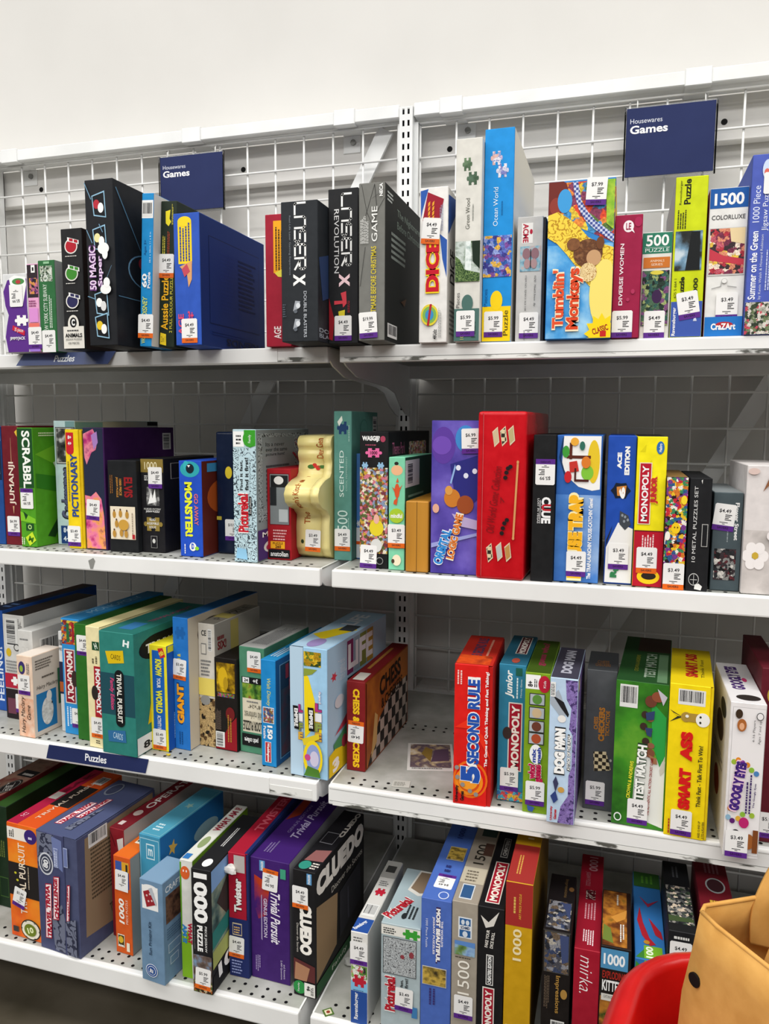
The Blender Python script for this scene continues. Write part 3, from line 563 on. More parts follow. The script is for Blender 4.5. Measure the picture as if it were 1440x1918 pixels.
game('a14', 'pale grey jigsaw box with waterfall picture and dark green puzzle-piece base, top shelf', '#d8d6ce', [
    z(pic('soft', ['#2f4a30', '#6f8a68'], 80), .25, .83, .62, .92), z(pic('soft', ['#2f4a30', '#55705a'], 80, 3), .42, .76, .88, .85), t('Green Wood', '#66685f', .4, .56, .56, .71, 90), l('#8f918a', .66, .6, .74, .7, 1, 90), i(FOR, .02, .3, .98, .5), p(pic('soft', ['#c9d6d2', '#e8efec', '#9fb3ac'], 90), (.42, .5), (.62, .5), (.66, .34), (.4, .34)), p('#16281a', (.66, .5), (.98, .5), (.98, .36), (.7, .4)), p(pic('doodle', ['#2f4a24', '#7f9a5a'], 120), (.02, .43), (.2, .41), (.4, .36), (.98, .34), (.98, .3), (.02, .3)),
    r('#4a6d66', .01, .003, .99, .165), e('#4a6d66', .3, .15, .74, .235), t('Pieces', '#444', .08, .17, .22, .245, 90), t('1000', '#b9b86a', .25, .01, .4, .06, 90), t('Puzzle', '#243a36', .7, .02, .86, .1, 90), s('$5.99', 'p', .46, .09)], name='jigsaw_box', cat='puzzle box')
game('a15', 'tallest bright blue jigsaw box with ocean picture and yellow base, top shelf', '#128fda', [
    z(pic('busy', ['#e8e4ee', '#b9a9d0', '#e3b7b0', '#8f9fd0'], 200), .2, .82, .6, .91), z(pic('busy', ['#e8e4ee', '#7a7fc0', '#c9c9e0'], 200, 2), .4, .76, .82, .85), t('Ocean World', '#dff1fb', .32, .55, .48, .73, 90), l('#0d6aa8', .6, .6, .68, .68, 1, 90), i(OCE, .01, .31, .97, .505),
    r('#f3cf10', .01, .003, .99, .17), e('#f3cf10', .28, .15, .7, .245), t('Pieces', '#0b5f9c', .06, .17, .18, .255, 90), t('Puzzle', '#3a3610', .74, .03, .9, .15, 90), s('$5.99', 'p', .4, .085)], side='#d6d5d1', name='jigsaw_box', cat='puzzle box')
game('a16', 'short grey box with butterfly picture in a dark tray beside blue jigsaw, top shelf', '#c1c0bd', [
    r('#e6e4e0', .16, .79, .55, .95), t('ACME', '#b01c38', .2, .795, .4, .945, -90, .03), e('#b01c38', .44, .86, .54, .9), i(pic('soft', ['#2f6a8a', '#8fb6c4', '#c9a49a'], 90), .12, .565, .84, .765), e('#8d6a72', .2, .66, .48, .75), e('#8d6a72', .5, .66, .78, .75), e('#a98a8c', .26, .585, .48, .665), e('#a98a8c', .5, .585, .72, .665), r('#222', .475, .59, .505, .74),
    t('SIZE: 70x63.5mm  By', '#333', .62, .28, .7, .53, -90, 0, .2), t('ITEM NO. ZJN013-363-108', '#333', .3, .25, .37, .53, -90), s('$4.49', 'p', .48, .13), t('puzzle', '#333', .3, .01, .36, .09, -90, 0, .2)], lid=('R', .9, '#2a282c'), name='jigsaw_box', cat='puzzle box')
star = lambda cx, cy, a, b, n, k=.72: tuple((cx+(a if q % 2 == 0 else a*k)*math.cos(q*math.pi/n), cy+(b if q % 2 == 0 else b*k)*math.sin(q*math.pi/n)) for q in range(2*n))
game('a17', 'wide colourful monkey game box with blue, yellow and orange jungle print, top shelf', '#2b80c8', [
    i(pic('soft', ['#1f6fbe', '#4da0dc', '#9fd0ee'], 24), .01, .005, .99, .6), p(pic('busy', ['#d9482a', '#e88a3a', '#5a7a3a', '#e0c03a', '#8a3a5a', '#3f8ac0'], 70), (.0, .99), (1, .99), (1, .6), (.5, .7), (0, .76)), e('#6f2a24', -.15, .78, .3, 1.05), e('#8e3a30', .02, .79, .22, .9), e('#3f9ad8', .14, .8, .36, .95),
    p(pic('doodle', ['#edd044', '#b98a1c'], 45), (.0, .79), (.15, .81), (.3, .77), (.45, .72), (.62, .64), (.8, .6), (1, .57), (1, .3), (.8, .27), (.6, .36), (.45, .46), (.3, .54), (.15, .61), (0, .65)), p(pic('check', ['#3f4f96', '#c9cfe6'], 260), (.3, .99), (.36, .99), (.4, .9), (.46, .82), (.56, .75), (.7, .69), (1, .6), (1, .65), (.72, .74), (.6, .8), (.5, .87), (.44, .99)), p(pic('soft', ['#7fb32a', '#a8c83a', '#4f8a2a'], 60), (.86, .99), (.99, .99), (.99, .68), (.88, .72)),
    e('#f0dc72', .66, .06, 1.1, .5), e(pic('soft', ['#7a4a28', '#5a341c', '#9a6a42'], 120), .4, .45, .84, .63), e('#c49a70', .6, .46, .82, .56), e(pic('doodle', ['#e8d09a', '#a8783a'], 110), .5, .36, .76, .48), e(pic('soft', ['#6d4226', '#8a5a34'], 120), .3, .56, .5, .64), e('#6d4226', .74, .56, .86, .64),
    t("Tumblin'", '#e0502a', .1, .07, .28, .44, 90, .04, o='#f6e3c0'), t('Monkeys', '#d8451f', .32, .06, .56, .45, 90, .04, o='#f6e3c0'), p('#f4d414', *star(.86, .03, .26, .13, 12)), t('CLASSIC', '#9c1f1c', .72, .035, .96, .075, 18, .03), r('#c4231f', .84, .01, .93, .045), s('$7.99', 'p', .72, .92, -3)], side='#d8b84a', top='#c9b05a')
game('a18', 'plain maroon box with white sideways lettering beside monkey game, top shelf', '#9a1140', [
    e('#f2e9ec', .3, .86, .68, .955), p('#f2e9ec', (.55, .88), (.72, .85), (.62, .9)), t('LE', '#9a1140', .4, .88, .58, .935, 0, .02), e('#a82450', .7, .9, .98, .98), t('DIVERSE WOMEN', '#f0dfe5', .22, .27, .36, .77, 90, .02), e('#ad3058', .5, .3, .62, .33), e('#ad3058', .66, .36, .8, .4), s('$5.99', 'p', .38, .115)], name='jigsaw_box', cat='puzzle box')
game('a19', 'shortest jigsaw box with green number panel and orange animal banner, right top shelf', '#e2e0d8', [
    r('#2b7a60', .01, .8, .99, .995), t('500', W_, .12, .87, .88, .975, 0, .02), r('#cfe0d8', .08, .855, .92, .858), t('PUZZLE', '#e0efe8', .1, .815, .9, .848), r('#c8722a', .06, .665, .94, .765), t('ANIMALS', '#f4dcc0', .28, .72, .75, .742), t('SERIES', '#f4dcc0', .32, .685, .7, .707),
    i(pic('busy', ['#24382e', '#4a6a50', '#7a4a78', '#2f5a52', '#9aa86a', '#16221c'], 150), .04, .12, .94, .64), e('#3a2048', .38, .33, .72, .46), e('#d8c84a', .3, .6, .75, .64), s('$4.49', 'p', .5, .13)], name='jigsaw_box', cat='puzzle box')
game('a20', 'lime yellow jigsaw box with blue base and tilted price tag, right top shelf', '#c9d600', [
    t('Puzzle', '#1d200a', .27, .83, .48, .985, 90, .03), t('Ravensburger', '#1d200a', .13, .83, .22, .98, 90), l('#3a3d10', .1, .68, .4, .8, 4, 90), i(pic('soft', ['#0e1010', '#2a2d2c', '#6f94ae', '#c4d2da'], 30), .06, .42, .9, .665), p('#15181a', (.4, .42), (.85, .42), (.82, .66), (.55, .66)),
    t('625 5 664 1', '#1d200a', .08, .25, .16, .37, 90), t('Puzzle', '#1d200a', .24, .25, .4, .38, 90, .03), t('1000', '#1d200a', .68, .25, .82, .37, 90, .02), r('#3c57a8', .01, .003, .99, .225), t('Ravensburger', W_, .06, .01, .2, .19, 90, .02), p('#c9cfe4', (.72, .1), (.84, .1), (.78, .14)), s('$3.49', 'p', .55, .2, 9)], left='#8b8e93', side='#d8d8d2', name='jigsaw_box', cat='puzzle box')
CAFE = pic('busy', ['#b3303f', '#d98a6a', '#e8c04a', '#7a2f4a', '#f0dcc8', '#3a2a30', '#c45a6a'], 130)
game('a21', 'white jigsaw box with blue number band and red street cafe picture, right top shelf', '#e6e5e1', [
    r('#1b59a4', .01, .865, .99, .997), t('1500', W_, .12, .885, .88, .965, 0, .03), t('COLORLUXE', '#4a4a4c', .07, .79, .93, .82, 0, .01), r('#c9c8c4', .03, .415, .97, .735), i(CAFE, .05, .425, .95, .73), p('#c23a4a', (.05, .6), (.4, .55), (.95, .52), (.95, .48), (.05, .52)), p('#e6cfa0', (.55, .73), (.95, .73), (.95, .62), (.6, .64)),
    [p('#9a9a98', *q) for q in (((.15, .33), (.4, .345), (.4, .34), (.15, .325)), ((.38, .345), (.4, .37), (.41, .37), (.4, .34)), ((.55, .37), (.56, .345), (.8, .335), (.8, .33), (.56, .34)))], ring('#9a9a98', '#e6e5e1', .4, .36, .55, .395, .06), s('$3.49', 'p', .57, .205),
    r('#1f72c0', .01, .003, .99, .135), e('#b3262f', .3, .06, .75, .1), t('CraZArt', W_, .18, .045, .82, .09, 0, .04)], left='#9a2a36', name='jigsaw_box', cat='puzzle box')
game('a22', 'periwinkle blue jigsaw box with garden picture at right end of top shelf', '#4a5cb4', [
    t('1000 Piece', '#dde3f6', .08, .63, .28, .83, 90), t('Jigsaw Puzzle', '#dde3f6', .36, .58, .56, .83, 90), t('Summer on the Green', '#f0f2fa', .06, .2, .28, .58, 90, .02), t('by Kevin Walsh & Howard Robinson', '#c9d0ea', .36, .2, .46, .56, 90), l('#b9c2e4', .55, .25, .7, .5, 2, 90), i(pic('busy', ['#3d4a34', '#a8a89a', '#c04a5a', '#6f7f5a', '#d8d2c8', '#2f3a2c'], 220), .01, .003, .99, .185),
    e('#c9d8f0', .3, .86, .6, .97), e('#d86a5a', .35, .88, .5, .92), s('$4.49', 'p', .8, .84, 90)], left='#41519a', L=[t('1000 Piece Jigsaw', '#9aa6d6', .3, .75, .95, .88, 0), l('#8a96c8', .3, .5, .9, .7, 5)], name='jigsaw_box', cat='puzzle box')
# ------------------------------------------------------------------ second shelves
BW = pic('soft', ['#111112', '#4a4a4a', '#d8d8d6'], 60)
game('b1', 'dark blue box cut off by the left edge on the second shelf', '#1c4a8e', [r('#14243e', .02, .55, .98, .99), l('#9fb4d0', .5, .6, .9, .9, 5, 90), r('#d8d8d4', .6, .88, .98, .95)])
game('b2', 'maroon box with cream sideways lettering at left end of second shelf', '#6c1521', [
    t('JUMANJI', '#e9d8c6', .34, .34, .72, .7, 90, .02), p('#c9a07a', (.52, .7), (.55, .7), (.545, .9), (.535, .9)), p('#c9a07a', (.5, .33), (.6, .33), (.55, .26)), p('#e0b93a', (.8, .95), (.95, .97), (.95, .91), (.86, .93)), s('$6.99', 'p', .5, .16)], top='#4a1018')
game('b3', 'green word game box with white sideways letters and tile print, second shelf', '#4f9c1e', [
    r('#1b4a22', .02, .5, .98, .995), t('SCRABBLE', '#f4f7f0', .3, .44, .82, .975, -90, .03), p('#7cc02a', (.02, .3), (.98, .24), (.98, .2), (.02, .22)), p('#14401c', (.2, .3), (.5, .27), (.35, .23)), r('#1b4a22', .35, .14, .85, .2), t('O', '#bfe08a', .48, .15, .72, .19, 0, .03), p('#c2dc2e', (.3, .08), (.75, .13), (.98, .06), (.55, .01)), t('M', '#2f6a1a', .5, .045, .8, .09, -20, .04), l('#d8ecc0', .05, .02, .3, .09, 2, 90), s('$5.99', 'p', .5, .41, 180)],
    R=[p('#6fb52c', (.02, .78), (.5, .94), (.95, .74), (.5, .57)), t('N', '#eef7dc', .22, .67, .72, .84, 28, .02), p('#2f7a1c', (.02, .62), (.45, .55), (.95, .66), (.95, .5), (.4, .42), (.02, .5)), p('#8cc832', (.3, .2), (.95, .4), (.95, .04), (.4, .02)), p('#173f16', (.12, .08), (.3, .3), (.36, .3), (.2, .06)), t('Y', '#e6f4cc', .45, .07, .8, .18, 20, .02), l('#e6f4cc', .06, .93, .3, .97, 2)], top='#2d5a18')
game('b4', 'pale blue-grey box with bubble lettering standing behind the yellow box, second shelf', '#bcd5d8', [
    r('#74999c', .55, .004, .99, .996), frame('#2a2c30', '#c9c9c6', .08, .655, .99, .95, .03, .006), i(BW, .13, .67, .97, .94), t('Codenames', '#555a78', .25, .22, .78, .62, 90, .05, o='#23242c'), r('#1d3f7a', .18, .01, .7, .155), t('4+', '#dfe8f4', .28, .03, .58, .07, 0, .03), t('8+', '#dfe8f4', .3, .1, .56, .14, 0, .03)],
    R=[r('#7ba4a8', .003, .01, .3, .99), r('#1a1b1e', .85, .96, .99, .995)], side='#b9bcba', top='#2a2b2d')
game('b5', 'yellow drawing game box with blue sideways lettering and gaping lid, second shelf', '#f2d214', [
    r('#c8202c', .05, .83, .52, .975), e('#c8202c', .05, .79, .52, .86), t('8+', W_, .18, .92, .4, .95, 0, .04), t('4+', W_, .18, .87, .4, .9, 0, .04), t('PICTIONARY', '#27478f', .28, .27, .7, .8, 90, .03), l('#8a7a2a', .12, .4, .24, .75, 1, 90), s('$3.49', 'p', .36, .105)], lid=('R', .82, '#ddb90f'))
PINK = pic('soft', ['#5a1a4a', '#c03a7a', '#e8889a', '#8e2f6a'], 40)
game('b6', 'large purple box with pink crystal print and barcode on its long side, second shelf', '#3d1752', [
    r('#232a42', .005, .003, .95, .997), p(PINK, (.02, .95), (.5, .99), (.72, .9), (.6, .82), (.4, .8), (.15, .7), (.05, .76)), p('#a97fc0', (.4, .94), (.68, .97), (.72, .88), (.52, .82)), p(pic('soft', ['#b3256a', '#e87aa0', '#f0a05a', '#7a1f5a'], 45), (.02, .45), (.3, .44), (.55, .48), (.8, .42), (.9, .28), (.94, .01), (.03, .01)), s('$4.49', 'p', .38, .33, -4)],
    R=[c(.82, .8, .95, .95, 1), r('#2f1042', .9, .02, .995, .6)], top='#2a1038')
game('b7', 'short black box with gold-suited figures on cream panel, second shelf', '#15171a', [
    t('ELVIS', '#94191f', .56, .6, .86, .82, -90, .04), t('1000 PIECE', '#cf8f3c', .4, .62, .48, .8, -90, .02), t('JIGSAW PUZZLE', '#cf8f3c', .28, .6, .36, .82, -90, .02), l('#8a5a2a', .08, .62, .2, .84, 2, -90), r('#eaddc4', .06, .14, .93, .5), [[e('#b98a3a', x-.06, yy-.03, x+.06, yy+.05), e('#5a3a22', x-.025, yy+.045, x+.025, yy+.068)] for x, yy in ((.2, .4), (.42, .41), (.65, .4), (.28, .3), (.5, .29), (.2, .19), (.45, .2), (.62, .19))], e('#c99a3f', .36, .24, .72, .36), l('#8a7a68', .84, .2, .9, .48, 1, 90), r('#b01f28', .84, .15, .93, .2)], name='jigsaw_box', cat='puzzle box')
game('b8', 'short black mystery puzzle box with gold top band and gold puzzle piece, second shelf', '#161519', [
    r('#8a7535', .01, .855, .99, .995), t('1000', '#efe4bb', .18, .885, .72, .965), l('#e0e0dc', .16, .77, .32, .83, 3), i(BW, .24, .5, .8, .7), p(W_, (.3, .52), (.45, .66), (.5, .58), (.62, .68), (.66, .54)), t('MURDER MYSTERY', '#dcdcd8', .12, .455, .86, .475), t('JIGSAW PUZZLE', W_, .2, .425, .8, .45, 0, .02), z('#8f7a38', .1, .2, .92, .41), t('READ', W_, .36, .34, .62, .365), t('ASSEMBLE', W_, .24, .3, .76, .325), t('SOLVE', W_, .34, .26, .64, .285), frame('#8d8d8a', '#161519', .4, .05, .68, .18, .02, .005), e('#cfcfca', .47, .1, .6, .15), s('$4.49', 'p', .66, .8)],
    R=[r('#a89488', .45, .04, .98, .74), l('#3a322e', .5, .66, .9, .7, 2), e('#5a4a42', .55, .5, .85, .62), e('#5a4a42', .5, .3, .8, .42), frame('#9a968c', '#161519', .12, .78, .34, .95, .015, .006)], name='jigsaw_box', cat='puzzle box')
game('b9', 'blue children game box with yellow sideways title and teal blob, second shelf', '#1f4fc2', [
    e('#2fa4ae', .06, .83, .92, .995), e('#37b3bb', .2, .9, .45, 1.0), e('#13222e', .32, .87, .68, .97), p(W_, (.38, .955), (.45, .93), (.52, .955)), t('MONSTER!', '#e8ec30', .24, .21, .58, .78, -90, .05), t('GO AWAY', '#dc6d76', .66, .33, .84, .66, -90, .03), e('#f0f0ea', .42, .06, .72, .15), t('ID', '#1f4fc2', .5, .08, .62, .14, 0, .05), e('#8fd02e', .66, .07, .84, .11), l(W_, .2, .03, .28, .15, 1, 90)], side='#5f2016',
    R=[e('#b5521d', .1, .42, .8, .8), e('#a3461a', .3, .36, .95, .68), e('#2a1210', .4, .5, .7, .62), r('#3f8fc0', .1, .88, .5, .97), e('#4a2a22', .3, .2, .6, .3)])
game('b10', 'dark navy tin with rounded edges standing behind the doodle box, second shelf', '#0f1c36', [s('$10.99', 'p', .9, .2), e('#d8c030', .55, .62, .95, .72), r('#b8a83a', .02, .28, .3, .31)], rnd=.006, rough=.2, name='tin_box', cat='tin')
DOOD = pic('doodle', ['#bcd6de', '#3f4a52'], 55); DOOG = pic('doodle', ['#a9b3b6', '#33383c'], 60)
game('b11', 'light blue doodle-covered box with red sideways title and green oval, second shelf', '#bcd6de', [
    i(DOOD, .01, .003, .99, .86), r(W_, .02, .87, .5, .985), l('#333', .15, .89, .4, .97, 3), p('#3a9c2a', (.5, .995), (.99, .995), (.99, .88), (.75, .865), (.5, .89)), e('#3a9c2a', .45, .87, .99, .99), t('Family', W_, .68, .9, .82, .96, 90), p('#bcd6de', (.26, .52), (.72, .52), (.72, .8), (.26, .8)), t('Find it fast,', '#16181a', .3, .545, .45, .77, 90, .03), t('find it first!', '#16181a', .52, .545, .68, .79, 90, .03),
    t('Pictureka!', '#c51d2c', .2, .23, .66, .52, 90, .04, o=W_), r('#16181a', .7, .36, .8, .5), t('2nd edition', W_, .72, .37, .78, .49, 90), p('#8ec2e0', (.1, .03), (.6, .02), (.55, .1), (.15, .11))], side='#8a9497',
    R=[i(DOOG, .03, .3, .97, .97), r('#8a9497', .1, .42, .7, .94), t('Its a never', '#22262a', .16, .87, .5, .9), t('ever the same', '#22262a', .16, .83, .55, .86), t('picture hunt!', '#22262a', .16, .79, .5, .82), l('#4a5054', .16, .45, .62, .74, 9), t('Pictureka!', '#a8283a', .66, .72, .97, .86, 60, .03), r('#4a2f6e', .01, .01, .5, .24), t('More', W_, .08, .18, .4, .22, 0, .02), e('#d8d8d4', .1, .05, .4, .15), e('#a8325a', .14, .07, .26, .12)], top='#23262a')
game('b12', 'small red box with black maker strip beside cream tin, second shelf', '#a41420', [
    frame('#6f0f18', '#7f8688', .1, .385, .94, .95, .03, .008), r('#1c1d1e', .16, .8, .88, .93), e('#e6e4e0', .3, .83, .7, .92), r('#23272a', .14, .6, .4, .8), r('#b9c0c2', .5, .42, .88, .56), l('#e0a8a8', .25, .22, .85, .35, 4), r('#e8a61e', .14, .125, .74, .205), t('PUZZLE', '#4a1a10', .24, .17, .66, .195, 0, .02), t('260', '#4a1a10', .34, .13, .58, .165, 0, .03), r(K_, .05, .02, .95, .115), t('anatolian', W_, .14, .04, .88, .095, 0, .01)], name='jigsaw_box', cat='puzzle box')
game('b14', 'tall sage green box with pale sideways lettering beside cream tin, second shelf', '#5b9387', [
    z('#1f3f6a', .18, .83, .82, .95), p('#e6ece0', (.2, .93), (.45, .97), (.5, .94), (.3, .9)), l('#bcdcd2', .84, .8, .9, .95, 1, 90), t('SCENTED', '#e0f3ec', .32, .43, .56, .74, 90), t('COOL PEPPERMINT', '#a9d0c4', .68, .47, .76, .7, 90), t('500', '#cfe8e0', .2, .2, .78, .34, 90), l('#a9d0c4', .82, .18, .88, .32, 1, 90), s('$4.49', 'o', .48, .14)],
    R=[c(.8, .74, .97, .97, 1), ring('#4a8276', '#5b9387', .3, .8, .6, .95, .06)], name='jigsaw_box', cat='puzzle box')
game('b14b', 'thin blue and white box squeezed between sage box and black crowd-scene box', '#4a80c4', [r('#d8dde2', .02, .01, .98, .3), z('#d8dde2', .1, .3, .9, .38), r('#d8571c', .02, .14, .98, .17)], name='jigsaw_box', cat='puzzle box')
CROWD = pic('busy', ['#c9a23a', '#a8563a', '#e0d0b0', '#5a6a3a', '#d87a8a', '#6a4a2a', '#8a9ab8', '#efe6d0', '#7a3a4a'], 190)
game('b15', 'black jigsaw box with crowded cartoon scene and pink puzzle piece, second shelf', '#121214', [
    t('WASGIJ?', W_, .08, .925, .7, .97, 0, .05), e('#a8405a', .72, .925, .9, .97), l('#a84a62', .2, .9, .65, .915, 1), z('#e46aa0', .2, .8, .78, .895), t('1000', '#4a1a30', .37, .835, .62, .86, 0, .03), i(CROWD, .01, .11, .985, .74), z('#8fb9d8', .08, .72, .3, .79), z('#8fb9d8', .62, .72, .86, .79), e('#e3cf2e', .35, .24, .85, .36), e('#e8b0a0', .5, .33, .7, .4), e('#d8d8d4', .4, .12, .8, .22), s('$4.49', 'p', .32, .085, -2), ring('#8a8a88', '#121214', .6, .03, .85, .085, .1)],
    R=[t('Theme Park', '#a8587a', .08, .83, .36, .92), t('Thrills!', '#a8587a', .14, .74, .34, .81), i(CROWD, .45, .5, .9, .92), l('#77707a', .08, .4, .4, .7, 8)], name='jigsaw_box', cat='puzzle box')
game('b16', 'mint green box with orange lizard print and lime badge, second shelf', '#80d2ab', [
    e('#eab488', .14, .84, .86, .93), e('#2a2420', .34, .93, .6, .96), e('#d4552a', .36, .64, .68, .77), p('#d4552a', (.45, .78), (.55, .82), (.62, .78)), p('#d4552a', (.2, .74), (.38, .72), (.38, .69)), p('#d4552a', (.85, .76), (.66, .73), (.66, .7)), p('#d4552a', (.48, .64), (.58, .64), (.5, .58), (.3, .59), (.34, .62)), e('#a8c832', .04, .42, .96, .55), t('mindful', W_, .14, .465, .86, .505, 0, .03), e('#b3402a', .2, .195, .85, .215), e('#efe2c4', .25, .04, .8, .14), e('#4a3a2a', .2, .06, .4, .1), s('$3.49', 'o', .5, .305)], side='#254f3c',
    R=[r('#d8dad6', .01, .73, .5, .97), c(.06, .75, .3, .95, 1), l('#7fa890', .1, .3, .8, .68, 9)], name='jigsaw_box', cat='puzzle box')
WOOD = noisy('honey_wood', '#a8701f', '#c48a30', 18, .4, 0, 6, .3, .7, (1, 1, .12))
game('b17', 'plain honey-coloured wooden box in two halves, shortest on second shelf', '#b57c28', [p('#4a3010', (.485, .004), (.505, .004), (.505, .996), (.485, .996))], body=WOOD, bev=.0014, name='wooden_box', cat='box')
game('b18', 'purple-blue logic game box with cartoon blobs and slanted lettering, second shelf', '#42388f', [
    i(pic('soft', ['#3a2f86', '#5a4aa8', '#7a6ac8'], 14), .005, .003, .995, .997), e('#5b3a9a', -.0, .72, .5, .96), e('#6f4ab0', .02, .78, .42, .9), e('#3f86c8', .5, .8, .92, .97), p('#2a2a7a', (.4, .72), (.98, .78), (.98, .5), (.75, .42), (.5, .52)), [e('#dfe3f2', x, yy, x+.1, yy+.035) for x, yy in ((.52, .68), (.68, .63), (.86, .66))], p('#8fb0e0', (.4, .6), (.5, .72), (.52, .7), (.43, .59)), e('#c87a2a', .28, .44, .62, .56), e('#9a4a22', .55, .4, .9, .52), e('#d89a4a', .3, .52, .46, .58), e('#e0a890', .04, .4, .18, .46), p('#9aa0d8', (.02, .2), (.98, .28), (.98, .26), (.02, .17)), p('#b9a8d0', (.45, .4), (.98, .36), (.98, .3), (.6, .32)),
    t('ORBITAL', '#2d86d0', .16, .06, .36, .30, 74, .05, o='#eef2f8'), t('LOGIC GAME', '#d8742a', .44, .10, .60, .40, 78, .05, o='#f6ecd0'), s('$6.99', 'p', .82, .87, 2)], top='#2a2460')
def board(u, v, k, m): return [p('#d8c8a8', (u, v), (u+.11, v+.03), (u+.15, v-.06), (u+.05, v-.09)), p(m, (u+.012, v-.006), (u+.1, v+.02), (u+.132, v-.055), (u+.05, v-.078))]
CHK = pic('check', ['#2f2a22', '#d8c8a0'], 160)
game('b19', 'large glossy red tin with hinged lid seam and small game boards, second shelf', '#c20f1b', [
    board(.3, .88, 1, '#c9b490'), board(.46, .885, 1, CHK), board(.62, .89, 1, '#b9a878'), board(.22, .19, 1, CHK), board(.42, .2, 1, '#b8b8b4'), board(.6, .2, 1, '#b98a4a'), t('Old World Game Collection', '#7f0a12', .28, .28, .45, .68, 84, 0, .3), t('7', '#7f0a12', .5, .46, .58, .5, 90), p('#cf935c', (.76, .26), (.8, .255), (.86, .7), (.82, .71)), e('#cf935c', .755, .245, .805, .265), e('#cf935c', .815, .695, .865, .715), [e('#1e1214', u, v, u+.09, v+.025) for u, v in ((.5, .27), (.52, .3), (.55, .33), (.6, .35), (.55, .6), (.57, .63), (.6, .655), (.65, .665))], p('#8d0a12', (.115, .01), (.125, .01), (.125, .99), (.115, .99)), p('#e88a8a', (.128, .02), (.132, .02), (.132, .98), (.128, .98))], rnd=.007, rough=.18, name='tin_box', cat='tin')
game('b20', 'black detective game box with sideways white title and upside-down price tag, second shelf', '#121315', [t('CLUE', '#ececec', .42, .4, .84, .58, -90, .05), t('U', '#b81f2c', .42, .486, .84, .532, -90, .05), r('#ececec', .36, .4, .38, .56), t('LOST IN VEGAS', '#d8d8d8', .24, .4, .33, .57, -90, .01), s('$5.99', 'p', .55, .75, 180)])
game('b21', 'blue game box with yellow cheese lettering and white toy picture, second shelf', '#2c62b0', [
    i(pic('soft', ['#2455a0', '#4a80c8', '#9fbce0'], 10), .005, .003, .995, .6), p('#f0efec', (.15, .995), (.97, .995), (.97, .64), (.8, .63), (.5, .655), (.25, .72), (.12, .8)), p('#16365f', (.05, .85), (.12, .98), (.15, .99), (.1, .84), (.22, .72), (.2, .71)), e('#e3c22a', .68, .68, .95, .97), e('#7fc03a', .55, .7, .82, .8), r('#5a2416', .22, .845, .75, .865), r('#5a2416', .28, .84, .34, .95), e('#3f9a3a', .12, .85, .28, .93), p('#c4342c', (.28, .82), (.45, .83), (.5, .76), (.3, .75)), e('#c4242c', .18, .68, .34, .76), r('#4a1a14', .4, .7, .44, .78), r('#4a1a14', .4, .69, .72, .705), e('#d87a2a', .55, .78, .75, .86), e('#e8a83a', .3, .93, .48, .985), e('#2f6a5a', .5, .9, .62, .96),
    t('MOUSE TRAP', '#f2b321', .3, .03, .62, .6, 90, .09, o='#f7e9b0'), t("The TRAP-LAUNCHIN' MOUSE-CATCHIN' Game!", W_, .74, .03, .83, .58, 90, .03), s('$4.49', 'p', .5, .13)], side='#7a8288')
game('b22', 'royal blue game box with white sideways lettering and white lower corner, second shelf', '#1a4aac', [
    t('ACE', W_, .34, .78, .5, .89, 90, .06), t('EDITION', W_, .6, .74, .78, .93, 90, .06), p('#101a2c', *star(.5, .635, .36, .06, 6, .8)), p('#c8803a', (.35, .66), (.7, .67), (.66, .6), (.38, .6)), t('6', W_, .44, .58, .66, .66, 90, .06), p('#e9e8e6', (.05, .25), (.45, .42), (.98, .38), (.98, .01), (.03, .01)), p('#20242a', (.03, .25), (.2, .36), (.25, .4), (.05, .3)), p('#3f444c', (.5, .5), (.8, .47), (.9, .41), (.7, .37), (.5, .41)), [e('#8a929c', x, yy, x+.08, yy+.02) for x, yy in ((.55, .46), (.65, .45), (.75, .43), (.62, .42))], t('R', '#2f7a4a', .22, .045, .46, .1, 90, .08), t('U', '#2f7a4a', .34, .09, .55, .13, 90, .08), s('$3.49', 'p', .5, .19)])
game('b23', 'yellow and red junior game box with red sideways title plate, second shelf', '#f3e510', [
    [p('#dccf0e', (.1+.2*q, .9-.1*q), (.3+.2*q, .95-.1*q), (.28+.2*q, .9-.1*q)) for q in range(3)], e('#2a6ab0', .64, .885, .9, .97), t('Hasbro', W_, .72, .9, .82, .955, 90, .02), frame('#e8d8c0', '#b5152b', .1, .42, .52, .83, .03, .006), t('MONOPOLY', W_, .2, .44, .42, .81, 90, .03), t('JUNIOR', '#c2302c', .5, .56, .76, .74, 90, .08, o='#f6d820'), r('#b5142a', .005, .003, .995, .375), r('#5a0f18', .005, .373, .995, .38), l('#f0d0d0', .28, .26, .72, .36, 5, 90), e('#f2c81a', .15, .02, .92, .12), e('#2a2018', .3, .05, .8, .1), s('$4.49', 'o', .46, .18)], side='#929c96',
    R=[r('#8e2a30', .2, .4, .75, .78), l('#5a625c', .4, .82, .9, .92, 4), e('#3f6a80', .1, .8, .26, .93), r('#b3902e', .78, .4, .95, .78)], top='#3a3a36')
EMO = pic('busy', ['#c8283a', '#e8c02a', '#2f5a8a', '#f0ece0', '#2a1a20', '#7a3a8a', '#d87a2a', '#3f8a5a'], 170)
game('b24', 'small box crowded with tiny emoji pictures and an orange-striped tag, second shelf', '#3c2430', [i(EMO, .005, .003, .995, .997), e('#f0c81c', .3, .5, .72, .6), e('#5a3a10', .42, .55, .48, .565), e('#5a3a10', .56, .55, .62, .565), e('#f0d22e', .7, .76, .98, .84), e('#f0ece0', .02, .44, .26, .52), s('$3.49', 'o', .5, .12)], top='#8a6a3a', name='jigsaw_box', cat='puzzle box')
